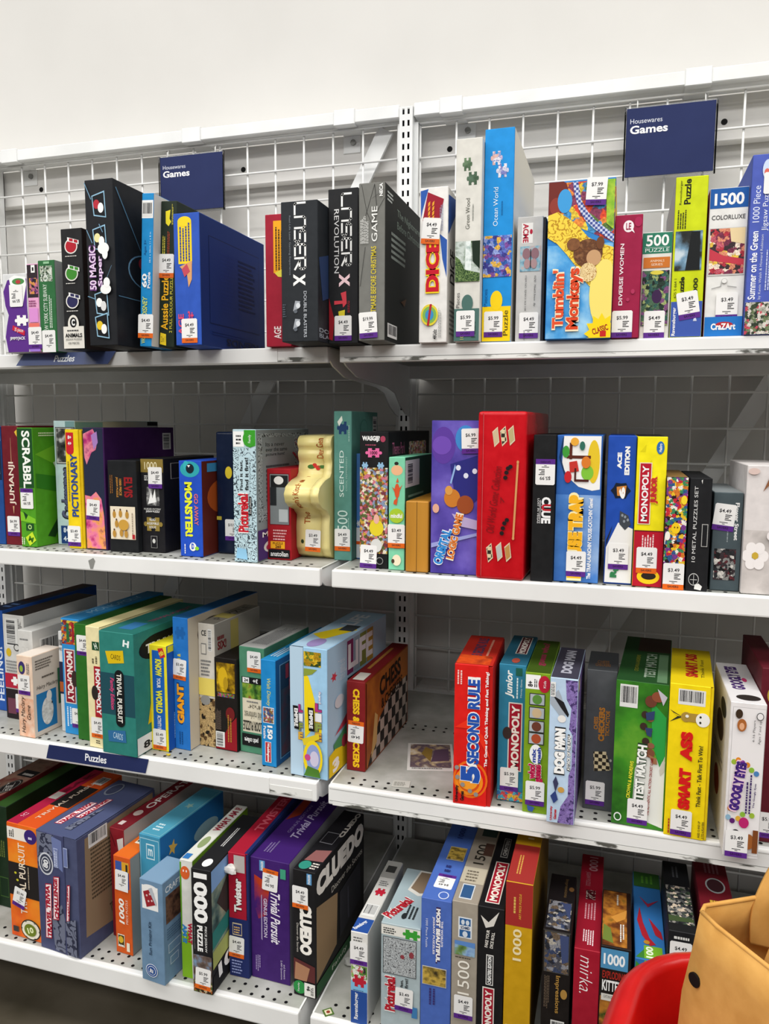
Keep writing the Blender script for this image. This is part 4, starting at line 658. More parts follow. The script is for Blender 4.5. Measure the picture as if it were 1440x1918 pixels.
game('b25', 'small scuffed black box with thin white sideways lettering, second shelf', '#16171a', [t('10 METAL PUZZLES SET', '#d8d8d6', .22, .26, .38, .93, 90), ring('#c9c9c6', '#16171a', .12, .05, .6, .16, .06), r('#c9c9c6', .2, .1, .52, .105), r('#c9c9c6', .35, .06, .37, .15), p('#e6e6e2', (.4, .02), (.7, .01), (.76, .045), (.6, .07), (.42, .06)), p('#d8d8d4', (.5, .98), (.56, .99), (.55, .95)), frame('#b0b0ac', '#16171a', .62, .4, .9, .6, .03, .006)])
game('b26', 'slate grey box with night street picture and tilted price tag, second shelf', '#475459', [t('Flower Street', '#e9e9e7', .74, .52, .88, .9, -90, .03), l('#8a9498', .5, .5, .58, .68, 1, 90), i(pic('busy', ['#1a1c1e', '#3a3034', '#8a8a88', '#d0ccc6', '#5a2a30', '#2a2c30'], 200), .1, .11, .84, .43), s('$4.49', 'p', .38, .75, -6)], top='#8d9496', name='jigsaw_box', cat='puzzle box')
game('b27', 'white box with flower print and bare branch cut off by right edge, second shelf', '#dcd6d4', [
    i(pic('soft', ['#b8b2ae', '#cfc8c4', '#a8a29e'], 20), .003, .003, .997, .5), [e('#efeae8', .3+.2*math.cos(q*1.047)-.13, .3+.07*math.sin(q*1.047)-.045, .3+.2*math.cos(q*1.047)+.13, .3+.07*math.sin(q*1.047)+.045) for q in range(6)], e('#c9a83a', .22, .275, .38, .33), [e('#e8e2e0', .8+.15*math.cos(q*1.047)-.1, .46+.05*math.sin(q*1.047)-.035, .8+.15*math.cos(q*1.047)+.1, .46+.05*math.sin(q*1.047)+.035) for q in range(6)], e('#8a7a5a', .74, .44, .86, .48), p('#8a5a3a', (.4, .8), (.55, .92), (.98, .99), (.98, .96), (.62, .88)), p('#9a6a4a', (.5, .9), (.9, .84), (.9, .86)), e('#d8c0b8', .02, .93, .3, .98)], name='gift_box', cat='box')
# ------------------------------------------------------------------ third shelves
game('c1', 'blue box cut off by left edge with sideways white lettering, third shelf', '#2455a8', [t('FEELING?', '#dfe8f5', .5, .1, .9, .65, 90, .02)], top='#16223c', Tp=[r('#3a1a1c', .02, .3, .6, .98), l('#5a7ab0', .3, .1, .9, .25, 2)])
game('c2', 'large white box with barcode and dark red crest panel, left end of third shelf', '#d3d2ce', [
    c(.12, .7, .7, .97, 1), l('#555', .75, .72, .95, .97, 4, 90), e('#d8b62a', .12, .6, .36, .68), ring('#333', '#d3d2ce', .5, .66, .78, .73, .14), r('#b0223a', .02, .3, .98, .44), z(W_, .3, .31, .95, .43), r('#251c20', .02, .005, .98, .29), r('#6a3a4a', .1, .05, .5, .2), s('$4.49', 'p', .75, .16), l('#888', .12, .46, .9, .58, 4)], side='#c6c6c3',
    R=[r('#2a2a2a', .2, .76, .34, .83), p('#1c1c1c', (.05, .5), (.3, .62), (.32, .55), (.5, .68), (.52, .6), (.3, .48), (.28, .56)), r('#1c1c1c', .7, .8, .98, .86)], top='#2a221f', name='jigsaw_box', cat='puzzle box')
game('c3', 'white box with faint puzzle outline and barcode side behind peach box, third shelf', '#d2d1cd', [z('#c2c1bd', .15, .66, .85, .86), z('#d2d1cd', .18, .67, .82, .85), l('#777', .15, .9, .8, .93, 1), l('#777', .15, .56, .85, .6, 1)], side='#c9c8c4', R=[c(.1, .7, .4, .9), l('#666', .5, .6, .95, .92, 5), r('#222', .8, .86, .95, .94)], name='jigsaw_box', cat='puzzle box')
game('c4', 'small peach box with handwritten sideways title and fluffy white animal side, third shelf', '#ecd0b8', [
    i(pic('soft', ['#ecd0b8', '#e0a888', '#f0dcc8'], 25), .005, .003, .995, .48), e('#3a2f6a', .12, .77, .55, .93), e('#8fb03a', .2, .8, .42, .88), l('#666', .66, .78, .86, .92, 2, 90), t('Hairy Maclary', '#26211e', .18, .05, .5, .5, 90, 0, .2), t('Game', '#26211e', .56, .22, .8, .4, 90, 0, .2), s('$5.99', 'p', .46, .645)], side='#d6cabd',
    R=[r('#2276b0', .1, .06, .78, .52), e(pic('soft', ['#b8b6b0', '#efeeea'], 120), .26, .1, .66, .44), e('#e6e4de', .44, .38, .62, .52), e('#222', .6, .34, .64, .37), t('Hairy Maclary', '#3a342f', .12, .56, .85, .62, 0, 0, .2), l('#6a625a', .1, .82, .7, .95, 4), l('#5a524a', .3, .7, .75, .74, 1), r('#2f6a4a', .84, .3, .98, .75)], top='#e0d4c8')
game('c5b', 'thin white box edge with black lettering left of blue trading game, third shelf', '#d8d8d6', [t('1000', '#222', .1, .86, .95, .92, 0, .03), t('PIECE', '#222', .1, .81, .9, .84), r('#2a2a44', .03, .38, .97, .7), r('#b05a2a', .03, .4, .97, .5)], name='jigsaw_box', cat='puzzle box')
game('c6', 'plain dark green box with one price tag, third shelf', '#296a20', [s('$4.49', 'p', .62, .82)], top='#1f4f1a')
game('c5', 'blue trading game box with maroon sideways title plate, left third shelf', '#2d8fd2', [
    i(pic('busy', ['#b8442a', '#d8903a', '#2f5a8a', '#8a2a2a', '#d8c84a'], 160), .02, .78, .98, .985), r('#2a6a3a', .3, .8, .45, .96), r('#a3202a', .6, .8, .72, .96), frame('#d8d0c8', '#8c1a2c', .12, .27, .72, .74, .05, .01), t('MONOPOLY', '#efe4dc', .26, .29, .6, .72, -90, .04), e('#3a2a26', .5, .42, .85, .56), l('#d8ecf8', .18, .05, .5, .24, 2, -90), s('$4.49', 'p', .78, .15)], top='#2a76a8', Tp=[t('MONOPOLY', '#8fb8d0', .3, .2, .7, .8, 90), l('#7fb0cc', .1, .1, .25, .7, 2, 90)])
game('c7', 'cream game box with red sideways title beside teal box, third shelf', '#ece0ae', [r('#1c4a2c', .42, .81, .9, .88), t('H', '#dfe8d8', .58, .82, .76, .87, 20, .04), l('#6a6248', .4, .7, .85, .76, 2, 90), r('#a8202c', .5, .26, .98, .68), t('MONOPOLY', W_, .6, .28, .92, .66, -90, .04), e('#2a2422', .3, .4, .75, .52), s('$4.49', 'o', .62, .17), l('#3a342a', .5, .04, .85, .075, 2)], top='#ded29c', lid=('R', .93, '#d8cc98'))
game('c8', 'teal trivia game box with black pill-shaped title plate and yellow cards, third shelf', '#2c7e74', [
    r('#1d4a55', .003, .325, .997, .665), t('H', '#e6f0ee', .7, .89, .88, .945, -8, .05), p('#d9b812', (.18, .84), (.7, .86), (.72, .76), (.26, .74)), t('CARDS', '#5a4a10', .34, .78, .62, .82, -4), p('#2f6a9a', (.18, .19), (.7, .21), (.72, .11), (.2, .1)), t('CARDS', '#bcd8ea', .34, .13, .62, .18, -6), r('#101214', .44, .28, .7, .65), e('#101214', .44, .61, .7, .7), e('#101214', .44, .235, .7, .32), t('TRIVIAL PURSUIT', '#f2efe6', .5, .27, .64, .67, -90, .02), t('Family Edition', '#d8447c', .28, .37, .42, .63, -90, .02, .2)],
    R=[e('#101214', .06, .74, .5, .94), r('#101214', .28, .74, .98, .94), t('TRIVIAL PURSUIT', '#e8e6e0', .14, .8, .95, .88, 0, .02), p('#d9b812', (.14, .22), (.8, .38), (.84, .62), (.2, .48)), t('CARDS FOR KIDS', '#4a3a10', .3, .36, .72, .46, 14), r('#dcdcd8', .01, .01, .6, .15), t('8+', '#222', .08, .04, .24, .1, 0, .04), l('#333', .34, .03, .55, .13, 3)], top='#256a62', Tp=[r('#2f6a9a', .3, .1, .7, .3), t('TRIVIAL PURSUIT', '#a84a70', .55, .35, .7, .9, 90)])
game('c9', 'blue box with bright yellow border and yellow sideways lettering, third shelf', '#ecdf2a', [
    r('#1d62ba', .16, .045, .86, .95), p('#c8242c', (.5, .97), (.8, .98), (.95, .9), (.65, .88)), t('NEW', '#f6e84a', .58, .905, .86, .945, -50, .03), t('KNOW', '#efe836', .34, .71, .72, .87, -90, .05), t('YOUR', W_, .42, .6, .64, .695, -90, .03), t('WORLD', '#efe836', .34, .36, .72, .58, -90, .05), t('ACTIVITY PACK', W_, .4, .16, .62, .34, -90, .02), s('$3.49', 'o', .5, .11)], side='#1b54a6', R=[r('#e0d428', .02, .93, .98, .99), l('#7fa8d8', .1, .1, .6, .4, 3, 90)])
game('c10', 'tall bright blue puzzle box with orange sideways lettering and beige side, third shelf', '#2071c2', [
    z('#1a5ea6', .15, .82, .85, .95), t('58 &', '#d8c83a', .28, .66, .5, .73, 90, .02), t('GIANT', '#f2a21e', .2, .2, .66, .5, 90, .06, o='#1a2f5e'), l('#134a86', .3, .04, .6, .14, 2, 90), s('$3.49', 'o', .42, .61, -4)], side='#cabfab', R=[ring('#5a5248', '#cabfab', .12, .74, .5, .95, .05), r('#cabfab', .2, .7, .34, .84), t('GIANT', '#8a8070', .4, .5, .9, .7)], top='#1a5488', name='jigsaw_box', cat='puzzle box')
ANIM = pic('busy', ['#b89c6c', '#b89c6c', '#1e1a16', '#b89c6c', '#5a4228'], 110)
game('c11', 'off-white box with yellow tape band and tan animal silhouettes, third shelf', '#d6d1c7', [
    t('CE', '#333', .2, .9, .5, .945, 0, .03), c(.6, .78, .85, .96, 1), frame('#777', '#d6d1c7', .18, .75, .5, .84, .03, .008), l('#777', .15, .58, .8, .72, 5), i(ANIM, .01, .003, .98, .4), e('#8f8f8c', .1, .34, .7, .42), r('#e6d266', .005, .42, .995, .56)], side='#b5afa4', R=[l('#8e2a30', .06, .86, .24, .92, 1), t('SIX!', '#8e2a30', .06, .78, .24, .85, 0, .04), p('#2a241e', (.1, .5), (.25, .62), (.3, .5), (.5, .66), (.55, .5), (.7, .6), (.75, .45)), r('#c2b266', .33, .02, .5, .98)], top='#8d877c', Tp=[t('PUZZLE', '#4a463f', .3, .2, .75, .9, 90), r('#b3a45a', .01, .3, .99, .5)], name='jigsaw_box', cat='puzzle box')
game('c12', 'short black box with yellow animal picture and red lower half, third shelf', '#17120f', [
    i(pic('soft', ['#1c1408', '#8a6a10', '#e0b81a'], 70), .1, .63, .92, .95), e('#d8b01c', .16, .68, .6, .9), e('#b3901a', .4, .66, .62, .8), i(pic('busy', ['#3a5a8a', '#8a4a2a', '#6a8a3a', '#c0507a'], 220), .14, .58, .9, .625), p('#8c1320', (.98, .38), (.98, .01), (.02, .01), (.3, .12), (.7, .3)), e('#6e1a1c', .5, .33, .9, .48), l('#a87a2c', .58, .1, .8, .46, 2, 90), l('#6a5a50', .06, .22, .3, .45, 6, 90), c(.04, .03, .44, .2, 1)])
game('c13', 'green cloth-edged floor puzzle box with cream panel and upside-down lettering, third shelf', '#4f8b6d', [
    r('#e0d6bd', .12, .2, .99, .52), i(pic('soft', ['#24401c', '#4a7a2c', '#8aa83a', '#8a4a2a'], 70), .12, .52, .99, .68), r(K_, .1, .66, .9, .72), t('3+', W_, .55, .67, .75, .71, 180, .03), r(W_, .14, .665, .4, .715), t('24', '#222', .2, .675, .36, .705, 0, .03), t('18"x24"', '#4a463c', .35, .43, .9, .465, 180), l('#777', .3, .485, .9, .51, 1), t('wild rainforest', '#6a6658', .2, .33, .95, .4, 180), t('FLOOR PUZZLE', '#2a2824', .15, .22, .95, .31, 180, .02), r(K_, .1, .07, .85, .185), t('petit collage', W_, .2, .1, .75, .16, 180, .02), s('$4.49', 'o', .62, .87)], top='#c8c8c5', Tp=[l('#77777a', .2, .15, .85, .9, 9, 90)], name='jigsaw_box', cat='puzzle box')
game('c14', 'slim blue children puzzle box with red maker plate, third shelf', '#1c87ca', [
    t('Walt Disney', '#dcd655', .34, .57, .66, .83, -90, 0, .2), frame(W_, '#1c87ca', .12, .41, .88, .56, .03, .006), i(pic('busy', ['#5a4a6a', '#b0505a', '#d8d0c0', '#3f6a9a', '#8a6a3a'], 240), .16, .417, .84, .553), t('150', W_, .42, .26, .78, .39, -90, .05), t('Puzzle', W_, .16, .26, .34, .38, -90, .02), frame(W_, '#b3202c', .26, .04, .68, .235, .03, .005), t('Waddingtons', W_, .36, .05, .58, .225, -90, .03)], side='#1f5a90', R=[frame('#6fa0c4', '#23405c', .06, .05, .94, .94, .012, .008), i(pic('soft', ['#1c2c40', '#3a4a5c', '#5a3a48'], 30), .08, .07, .92, .7), t('150', '#a03a4c', .15, .78, .55, .92, 0, .03), t('Puzzle', '#a03a4c', .2, .66, .7, .76)], top='#2383b8', Tp=[l('#c9d8e0', .2, .1, .8, .4, 3, 90)], name='jigsaw_box', cat='puzzle box')
LF = [('L', '#b3347a'), ('I', '#e8e8ea'), ('F', '#8a9a4a'), ('E', '#d8a83a')]
game('c15', 'large light blue family game box with yellow swoosh and black sideways plate, third shelf', '#9fcbea', [
    r('#b5cfe2', .003, .003, .36, .997), p('#f0d41a', (.38, .8), (.5, .78), (.72, .55), (.85, .4), (.85, .33), (.6, .38), (.4, .3)), i(pic('busy', ['#6a7a2a', '#d8b42a', '#3a4a1c', '#b08a1c'], 120), .38, .86, .84, .97), p('#8a9a3a', (.38, .84), (.74, .84), (.6, .8), (.38, .78)), [t(a, b, .68, .52-.075*q, .86, .585-.075*q, 0, .06, o='#5a3a5a') for q, (a, b) in enumerate(LF)], [t(a, b, .24, .5-.07*q, .36, .56-.07*q, 0, .06, o='#5a3a5a') for q, (a, b) in enumerate(LF)], t('the game of', W_, .78, .59, .86, .68, -90, .03, o='#8a5a9a'),
    p(K_, (.5, .55), (.66, .55), (.68, .37), (.53, .37)), t('EMPIRE', W_, .54, .39, .64, .53, -90, .04), p(K_, (.1, .55), (.24, .55), (.27, .37), (.14, .37)), t('EMPIRE', W_, .14, .39, .24, .53, -90, .04), p('#e0c82a', (.35, .3), (.8, .36), (.82, .32), (.4, .25)), e('#f0d41a', .38, .02, .9, .3), e('#8fa0d0', .46, .06, .84, .27), e('#cfc8e0', .56, .1, .8, .22), e('#c84a8a', .42, .14, .58, .19), p('#4a7a2a', (.4, .02), (.85, .02), (.8, .08), (.5, .1))], side='#a3c2d8',
    R=[p('#c23a4a', *star(.1, .76, .05, .04, 6, .5)), t('the game of', '#c8d4de', .16, .7, .3, .86, 90), r('#7a2a5a', .3, .7, .4, .97), r('#8aa0b0', .41, .7, .5, .97), r('#7a8440', .51, .7, .62, .97), r('#a88a34', .63, .7, .74, .97), t('LIFE', '#dfe4ea', .31, .74, .73, .94, 0, .04), r('#17181c', .3, .56, .72, .68), t('EMPIRE', '#d8dce0', .34, .59, .68, .66, 0, .04), e('#c8ccd4', .1, .5, .24, .6), p('#b33a4a', (.1, .3), (.4, .48), (.4, .36)), p('#4a8a5a', (.08, .24), (.36, .36), (.4, .26), (.1, .14)), p('#e0c01c', (.01, .01), (.6, .01), (.3, .16), (.1, .2), (.01, .18)), t('3', '#f0f0ea', .06, .03, .16, .13, 10, .06), e('#b03a4a', .2, .16, .28, .26)], top='#9cb8cc', Tp=[p('#d8c01c', (.05, .3), (.5, .2), (.95, .5), (.6, .6)), e('#8a7aa8', .3, .02, .7, .22), r('#33383c', .5, .45, .9, .6), t('LIFE', '#d8dce0', .3, .6, .7, .9, 90, .03)], lid=('L', .36, '#b2cde0'))
CH2 = pic('check', ['#1b1512', '#b9b0a4'], 42)
game('c16', 'dark red board game box with yellow sideways lettering and chequered side, third shelf', '#7e191c', [
    t('CHESS & CHECKERS', '#f2c41c', .34, .04, .7, .92, -90, .05), s('$4.49', 'o', .5, .44, 178)], side='#8d4a18',
    R=[i(pic('soft', ['#8a4014', '#b06a20', '#7a3410'], 12), .02, .02, .98, .98), p(CH2, (.05, .02), (.98, .02), (.98, .62), (.62, .62), (.3, .44)), p('#c8a86a', (.12, .08), (.2, .56), (.26, .5), (.24, .2)), t('CHESS', '#1c120c', .3, .7, .8, .92, 4, .03), t('& CHECKERS', '#1c120c', .34, .55, .84, .67, 4, .02), r('#6a1416', .01, .02, .025, .98)], top='#7a181b', Tp=[l('#b8873c', .3, .3, .65, .95, 1, 90), r('#c9c4ba', .2, .04, .8, .2)])
game('c17', 'bright red quiz game box with blue outlined lettering and orange rings, third shelf', '#da1812', [
    ring('#e86a14', '#da1812', .0, .05, .92, .32, .06), ring('#f08a1c', '#d85010', .05, .07, .8, .27, .12), e('#f09a2a', .15, .11, .66, .23), p('#e83018', (.02, .55), (.4, .62), (.8, .5), (.98, .34), (.5, .55)), t('5', '#2250aa', .2, .165, .72, .285, 90, .07, o=W_), t('SECOND RULE', '#2250aa', .36, .3, .68, .9, 90, .05, o=W_), t('The Game of Quick Thinking and Fast Talking!', W_, .82, .29, .92, .96, 90, .03), l('#f0c8c0', .08, .86, .24, .98, 2, 90), [e('#8f8a86', x, yy, x+.12, yy+.032) for x, yy in ((.06, .18), (.2, .13), (.4, .09), (.56, .07), (.04, .25))], t('University', K_, .06, .02, .16, .14, 90, .05), t('Games', K_, .2, .03, .3, .1, 90, .05)],
    Tp=[i(pic('soft', ['#a81a14', '#d8501c', '#7a2018'], 30), .03, .03, .9, .3), t('5 SECOND RULE', '#4a3a5a', .3, .3, .6, .9, 90, .03), l('#d8907a', .7, .3, .82, .9, 1, 90)], top='#b8281c', lid=('R', .89, '#b8140f'))
def title_plate(u0, v0, u1, v1, txt, rot, c1='#a2162c'): return frame('#e0dcd4', c1, u0, v0, u1, v1, .04, .008) + [t(txt, '#f2e9df', u0+(u1-u0)*.24, v0+.02, u1-(u1-u0)*.2, v1-.02, rot, .04)]
game('c18', 'teal junior game box with red sideways title plate, second box right of red quiz box', '#2d7e9e', [
    t('Junior', '#eef2ee', .24, .76, .58, .96, 90, .03, .25), l('#d8e8ec', .66, .76, .76, .92, 1, 90), t('Money Game', '#d8e8ec', .8, .77, .88, .9, 90), r('#1c5a4a', .62, .925, .86, .98), title_plate(.38, .23, .9, .73, 'MONOPOLY', 90), e('#3a2c2a', .18, .46, .52, .55), i(pic('busy', ['#c84a4a', '#2f6aa0', '#d8a83a', '#4aa0b8'], 140), .02, .01, .98, .08), s('$5.99', 'p', .46, .165)], top='#255f76', Tp=[title_plate(.4, .35, .85, .95, 'MONOPOLY', 90, '#5a1c26'), e('#a84a3a', .4, .05, .7, .2)])
def face(q, a): return [frame('#2c2c2c', '#aeb4b8', .18, q-.042, .8, q+.042, .03, .006), e(a, .3, q-.034, .68, q+.034)]
game('c19', 'olive green guessing game box with four small picture cards, third shelf', '#7da01c', [
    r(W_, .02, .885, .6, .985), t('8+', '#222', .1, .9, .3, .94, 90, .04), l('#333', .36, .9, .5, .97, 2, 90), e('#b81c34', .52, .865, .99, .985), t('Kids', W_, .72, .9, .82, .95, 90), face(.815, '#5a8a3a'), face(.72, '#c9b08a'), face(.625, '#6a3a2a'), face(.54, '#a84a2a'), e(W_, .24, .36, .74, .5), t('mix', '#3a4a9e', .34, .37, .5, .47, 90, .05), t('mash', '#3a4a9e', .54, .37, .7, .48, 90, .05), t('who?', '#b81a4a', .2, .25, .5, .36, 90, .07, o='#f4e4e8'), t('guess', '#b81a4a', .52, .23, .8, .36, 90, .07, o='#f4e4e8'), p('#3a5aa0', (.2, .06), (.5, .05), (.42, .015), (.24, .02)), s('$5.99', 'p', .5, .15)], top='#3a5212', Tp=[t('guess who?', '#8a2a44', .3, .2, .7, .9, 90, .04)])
CITY = pic('busy', ['#8a74b4', '#7a64a4', '#8a74b4', '#4a3a6e', '#8a74b4'], 230)
game('c20', 'lilac and pale blue comic game box with bold white sideways lettering, third shelf', '#bcd3ea', [
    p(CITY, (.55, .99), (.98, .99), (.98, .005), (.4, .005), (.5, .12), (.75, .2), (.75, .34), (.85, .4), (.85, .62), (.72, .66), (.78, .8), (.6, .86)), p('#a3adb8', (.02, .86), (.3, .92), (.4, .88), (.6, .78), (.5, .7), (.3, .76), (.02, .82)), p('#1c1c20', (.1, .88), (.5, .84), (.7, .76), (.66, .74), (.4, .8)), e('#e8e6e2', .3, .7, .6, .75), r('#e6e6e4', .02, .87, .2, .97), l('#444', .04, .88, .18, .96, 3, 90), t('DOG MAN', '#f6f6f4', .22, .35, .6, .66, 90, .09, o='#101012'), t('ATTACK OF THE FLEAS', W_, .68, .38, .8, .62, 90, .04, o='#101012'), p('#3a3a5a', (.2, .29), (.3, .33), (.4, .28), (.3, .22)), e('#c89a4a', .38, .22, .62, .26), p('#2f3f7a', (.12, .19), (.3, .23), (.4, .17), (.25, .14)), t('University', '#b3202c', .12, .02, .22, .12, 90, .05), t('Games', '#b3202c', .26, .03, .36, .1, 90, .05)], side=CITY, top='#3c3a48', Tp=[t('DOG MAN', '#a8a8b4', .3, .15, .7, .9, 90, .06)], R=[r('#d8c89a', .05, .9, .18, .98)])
game('c21', 'charcoal grey box with orange-brown lettering and small chequerboard, third shelf', '#4a4d50', [
    t('CHESS', '#b3742a', .28, .58, .42, .67, 90, .03), t('CHECKERS', '#b3742a', .44, .5, .64, .74, 90, .05), t('TICTACTOE', '#b3742a', .67, .54, .8, .72, 90, .03), p(CHK, (.3, .42), (.72, .43), (.9, .3), (.34, .28)), e('#b9b8b0', .84, .36, .92, .38), s('$5.99', 'p', .4, .12)], top='#3a3c3f', Tp=[t('CHESS', '#8a5a2a', .3, .35, .7, .5), t('CHECKERS', '#8a5a2a', .25, .2, .75, .33)])
GRN = pic('soft', ['#1d4a1a', '#3f8a24', '#7fb53a'], 12)
game('c22', 'wide dark green cricket game box with white lower corner, third shelf', '#275f22', [
    i(GRN, .003, .003, .997, .997), p('#e6e8e2', (.98, .48), (.7, .5), (.55, .56), (.42, .4), (.4, .2), (.55, .06), (.98, .02)), c(.08, .82, .42, .975), p('#2c9a44', (.68, .88), (.97, .78), (.97, .52), (.88, .44), (.72, .6)), p('#c9c6b8', (.97, .52), (.88, .42), (.9, .38), (.98, .42)), [[e('#3a2a22', x, yy, x+.14, yy+.05), e('#8a5a42', x+.1, yy-.02, x+.24, yy+.02)] for x, yy in ((.5, .76), (.48, .68), (.53, .58))], e('#6a3a2a', .56, .84, .78, .92), e('#8a4a32', .68, .88, .92, .95), p('#c0bcc8', (.78, .97), (.97, .92), (.9, .86)), p('#2f3f66', (.58, .8), (.75, .82), (.74, .76), (.6, .75)), p('#2f3f66', (.58, .7), (.72, .7), (.7, .64), (.62, .65)), e('#7a4a34', .6, .5, .78, .56), p('#9a6a4c', (.66, .52), (.82, .5), (.84, .46), (.76, .46)),
    t('TEST MATCH', '#f3f4ef', .44, .2, .62, .58, 88, .05, o='#1e3a22'), t('CROWN & ANDREWS', '#e3da36', .3, .2, .37, .46, 86, .03), t('THE AUTHENTIC ALL ACTION CRICKET GAME', '#8c1d22', .69, .1, .74, .5, 88, .03), ring('#e6ece6', '#275f22', .05, .03, .2, .09, .14), s('$4.49', 'p', .5, .115)], top='#1f4520', Tp=[t('TEST MATCH', '#8a9a88', .5, .1, .72, .6, 90, .03), r('#3a2a22', .3, .65, .98, .98), t('CROWN & ANDREWS', '#8a8a2a', .3, .2, .38, .55, 90), r('#5a7a5a', .76, .02, .95, .6)])
game('c23', 'bright yellow quiz game box with red sideways lettering and barcode, third shelf', '#f4d70a', [
    c(.2, .87, .82, .97), p('#2a2a20', (.02, .83), (.32, .79), (.02, .75), (.2, .79)), p('#f4d70a', (.07, .815), (.28, .792), (.2, .793)), e('#a8893a', .28, .76, .52, .825), r('#a8893a', .4, .765, .7, .82), e('#eceae2', .62, .74, .94, .83), e('#2a2a20', .7, .795, .75, .81), e('#2a2a20', .7, .76, .75, .775), e('#eceae2', .38, .79, .46, .81), t('SMART', '#d31a18', .3, .19, .58, .46, 90, .08), t('ASS', '#d31a18', .3, .51, .58, .7, 90, .08), t('Think Fast - Talk First To Win!', '#23231a', .72, .22, .82, .62, 90, .02), t('AGES 12 AND UP', '#23231a', .79, .02, .84, .13, 90, .02), t('2 TO 6 PLAYERS', '#23231a', .88, .02, .93, .13, 90, .02), l('#a8202c', .1, .02, .16, .14, 1, 90), s('$4.49', 'p', .4, .1)],
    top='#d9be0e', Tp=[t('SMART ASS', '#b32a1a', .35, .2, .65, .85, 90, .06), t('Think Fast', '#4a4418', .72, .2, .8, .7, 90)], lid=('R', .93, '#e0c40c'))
balls = [(.1, .6, '#9ab83a'), (.22, .615, '#d88a2a'), (.34, .6, '#8a3a9a'), (.48, .59, '#d88a2a'), (.6, .56, '#8ab83a'), (.74, .54, '#4a80b8'), (.02, .24, '#8ab0c8'), (.14, .22, '#5a1f6a'), (.06, .3, '#d8862a'), (.5, .2, '#c02a6a'), (.42, .27, '#8ab83a'), (.3, .24, '#d8a83a'), (.68, .27, '#9ab83a')]
game('c24', 'white party game box with purple lettering and coloured balls overhanging the third shelf', '#e9e6e6', [
    frame('#bfbcbc', '#e9e6e6', .07, .02, .99, .97, .012, .003), [e(cl, u, v, u+.15, v+.035) for u, v, cl in balls], e('#b8246a', .4, .2, .68, .27), e('#3a2a1c', .14, .9, .34, .96), e('#a8632e', .2, .82, .46, .9), e('#e0a880', .26, .83, .4, .875), ring('#555', '#e9e6e6', .72, .9, .92, .95, .1), t('4-16 Players', '#333', .64, .76, .72, .9, 90), t('Ages 7 and up', '#333', .8, .75, .88, .9, 90), t('GOOGLY EYES', '#43257a', .16, .31, .46, .63, 84, .07, o='#f0c8dc'), l('#3a2360', .55, .3, .74, .56, 2, 90), t('The Googly Eyes', '#3a2360', .76, .34, .82, .5, 88, .03), e('#1c1c1c', .2, .13, .44, .19), e('#9a5a2a', .55, .07, .85, .17), r('#7a4420', .8, .05, .95, .2), s('$3.49', 'p', .36, .095)],
    L=[e('#5a4a4a', .3, .6, .7, .8), e('#8a3a2a', .3, .2, .6, .4), e('#3a3a3a', .5, .8, .8, .92), l('#8a8690', .2, .45, .8, .55, 4)], top='#d8d5d6', Tp=[t('GOOGLY EYES', '#4a2f6a', .2, .3, .6, .9, 90, .06), e('#2a2422', .2, .05, .9, .18), e('#c03a6a', .6, .5, .75, .6)])
game('c25', 'dark maroon box sliver at the right edge behind the white party game', '#5c1422', [s('$5.99', 'p', .7, .1), e('#b39a3a', .3, .8, .9, .9)])
# ------------------------------------------------------------------ lowest shelves
game('d0', 'dark red car-themed box cut off at the lower left corner', '#5c141a', [], top=pic('soft', ['#2a1416', '#6a1a20', '#8a6a5a', '#2a1416'], 14), Tp=[e('#23201f', .5, .12, .98, .36), ring('#8f8d88', '#221e1e', .52, .14, .96, .34, .04), t('Ford', '#b9b6b0', .62, .17, .88, .3, 30, .02, .2), r('#17171a', .3, .4, .95, .5), l('#b9b6b0', .45, .42, .9, .48, 1), t('DON', '#b9b6b0', .05, .1, .48, .24, 30, .05)])
game('d1', 'dark green box sliver beside orange trivia box at the lower left', '#142c18', [frame('#3a5a2a', '#142c18', .2, .1, .9, .3, .03, .01), l('#6a7a3a', .3, .5, .8, .7, 3, 90)], top='#2a4a1c', side='#10240f')
game('d2', 'orange and black trivia game box with poker chip print, lowest left shelf', '#e4601c', [
    i(pic('soft', ['#d8421a', '#ee7a1e', '#f09a2a'], 12), .003, .003, .997, .997), r('#ece6dc', .003, .86, .72, .965), e('#3a2370', .58, .85, .99, .975), l('#dcd6ec', .72, .89, .84, .93, 1), l('#333', .08, .88, .26, .95, 3, 90), r('#211d1c', .003, .37, .997, .66), t('TRIVIAL PURSUIT', '#f3e3cc', .36, .22, .58, .84, 90, .01), l('#b9a890', .66, .45, .72, .66, 1, 90), e('#c8c22e', .2, .56, .28, .58), e('#c8c22e', .26, .5, .34, .52), e('#2c2a20', .34, .005, 1.0, .185), e('#e6e0cc', .37, .015, .97, .175), [p('#2c2c20', (.67+.27*math.cos(q*1.047), .095+.072*math.sin(q*1.047)), (.67+.3*math.cos(q*1.047+.16), .095+.08*math.sin(q*1.047+.16)), (.67+.3*math.cos(q*1.047-.16), .095+.08*math.sin(q*1.047-.16))) for q in range(6)], e('#6a7a20', .47, .04, .87, .15), t('10', '#e6ecb8', .58, .07, .78, .12, 20, .04), r('#3a3634', .1, .05, .28, .1), s('$5.99', 'p', .36, .36, -14)],
    top='#d0501a', Tp=[r('#a3173c', .004, .004, .36, .996), r('#1f1b1a', .36, .34, .996, .7), t('TRIVIAL PURSUIT', '#d8c8b4', .56, .12, .68, .85, 90, .01), c(.6, .76, .9, .9), t('EAK', '#6a1028', .12, .55, .26, .95, 90, .03), r('#b9b4ac', .05, .42, .32, .54), t('5?', '#e8a8b8', .12, .1, .26, .16, 0)])
CRK = pic('doodle', ['#6f7488', '#2f3246'], 22)
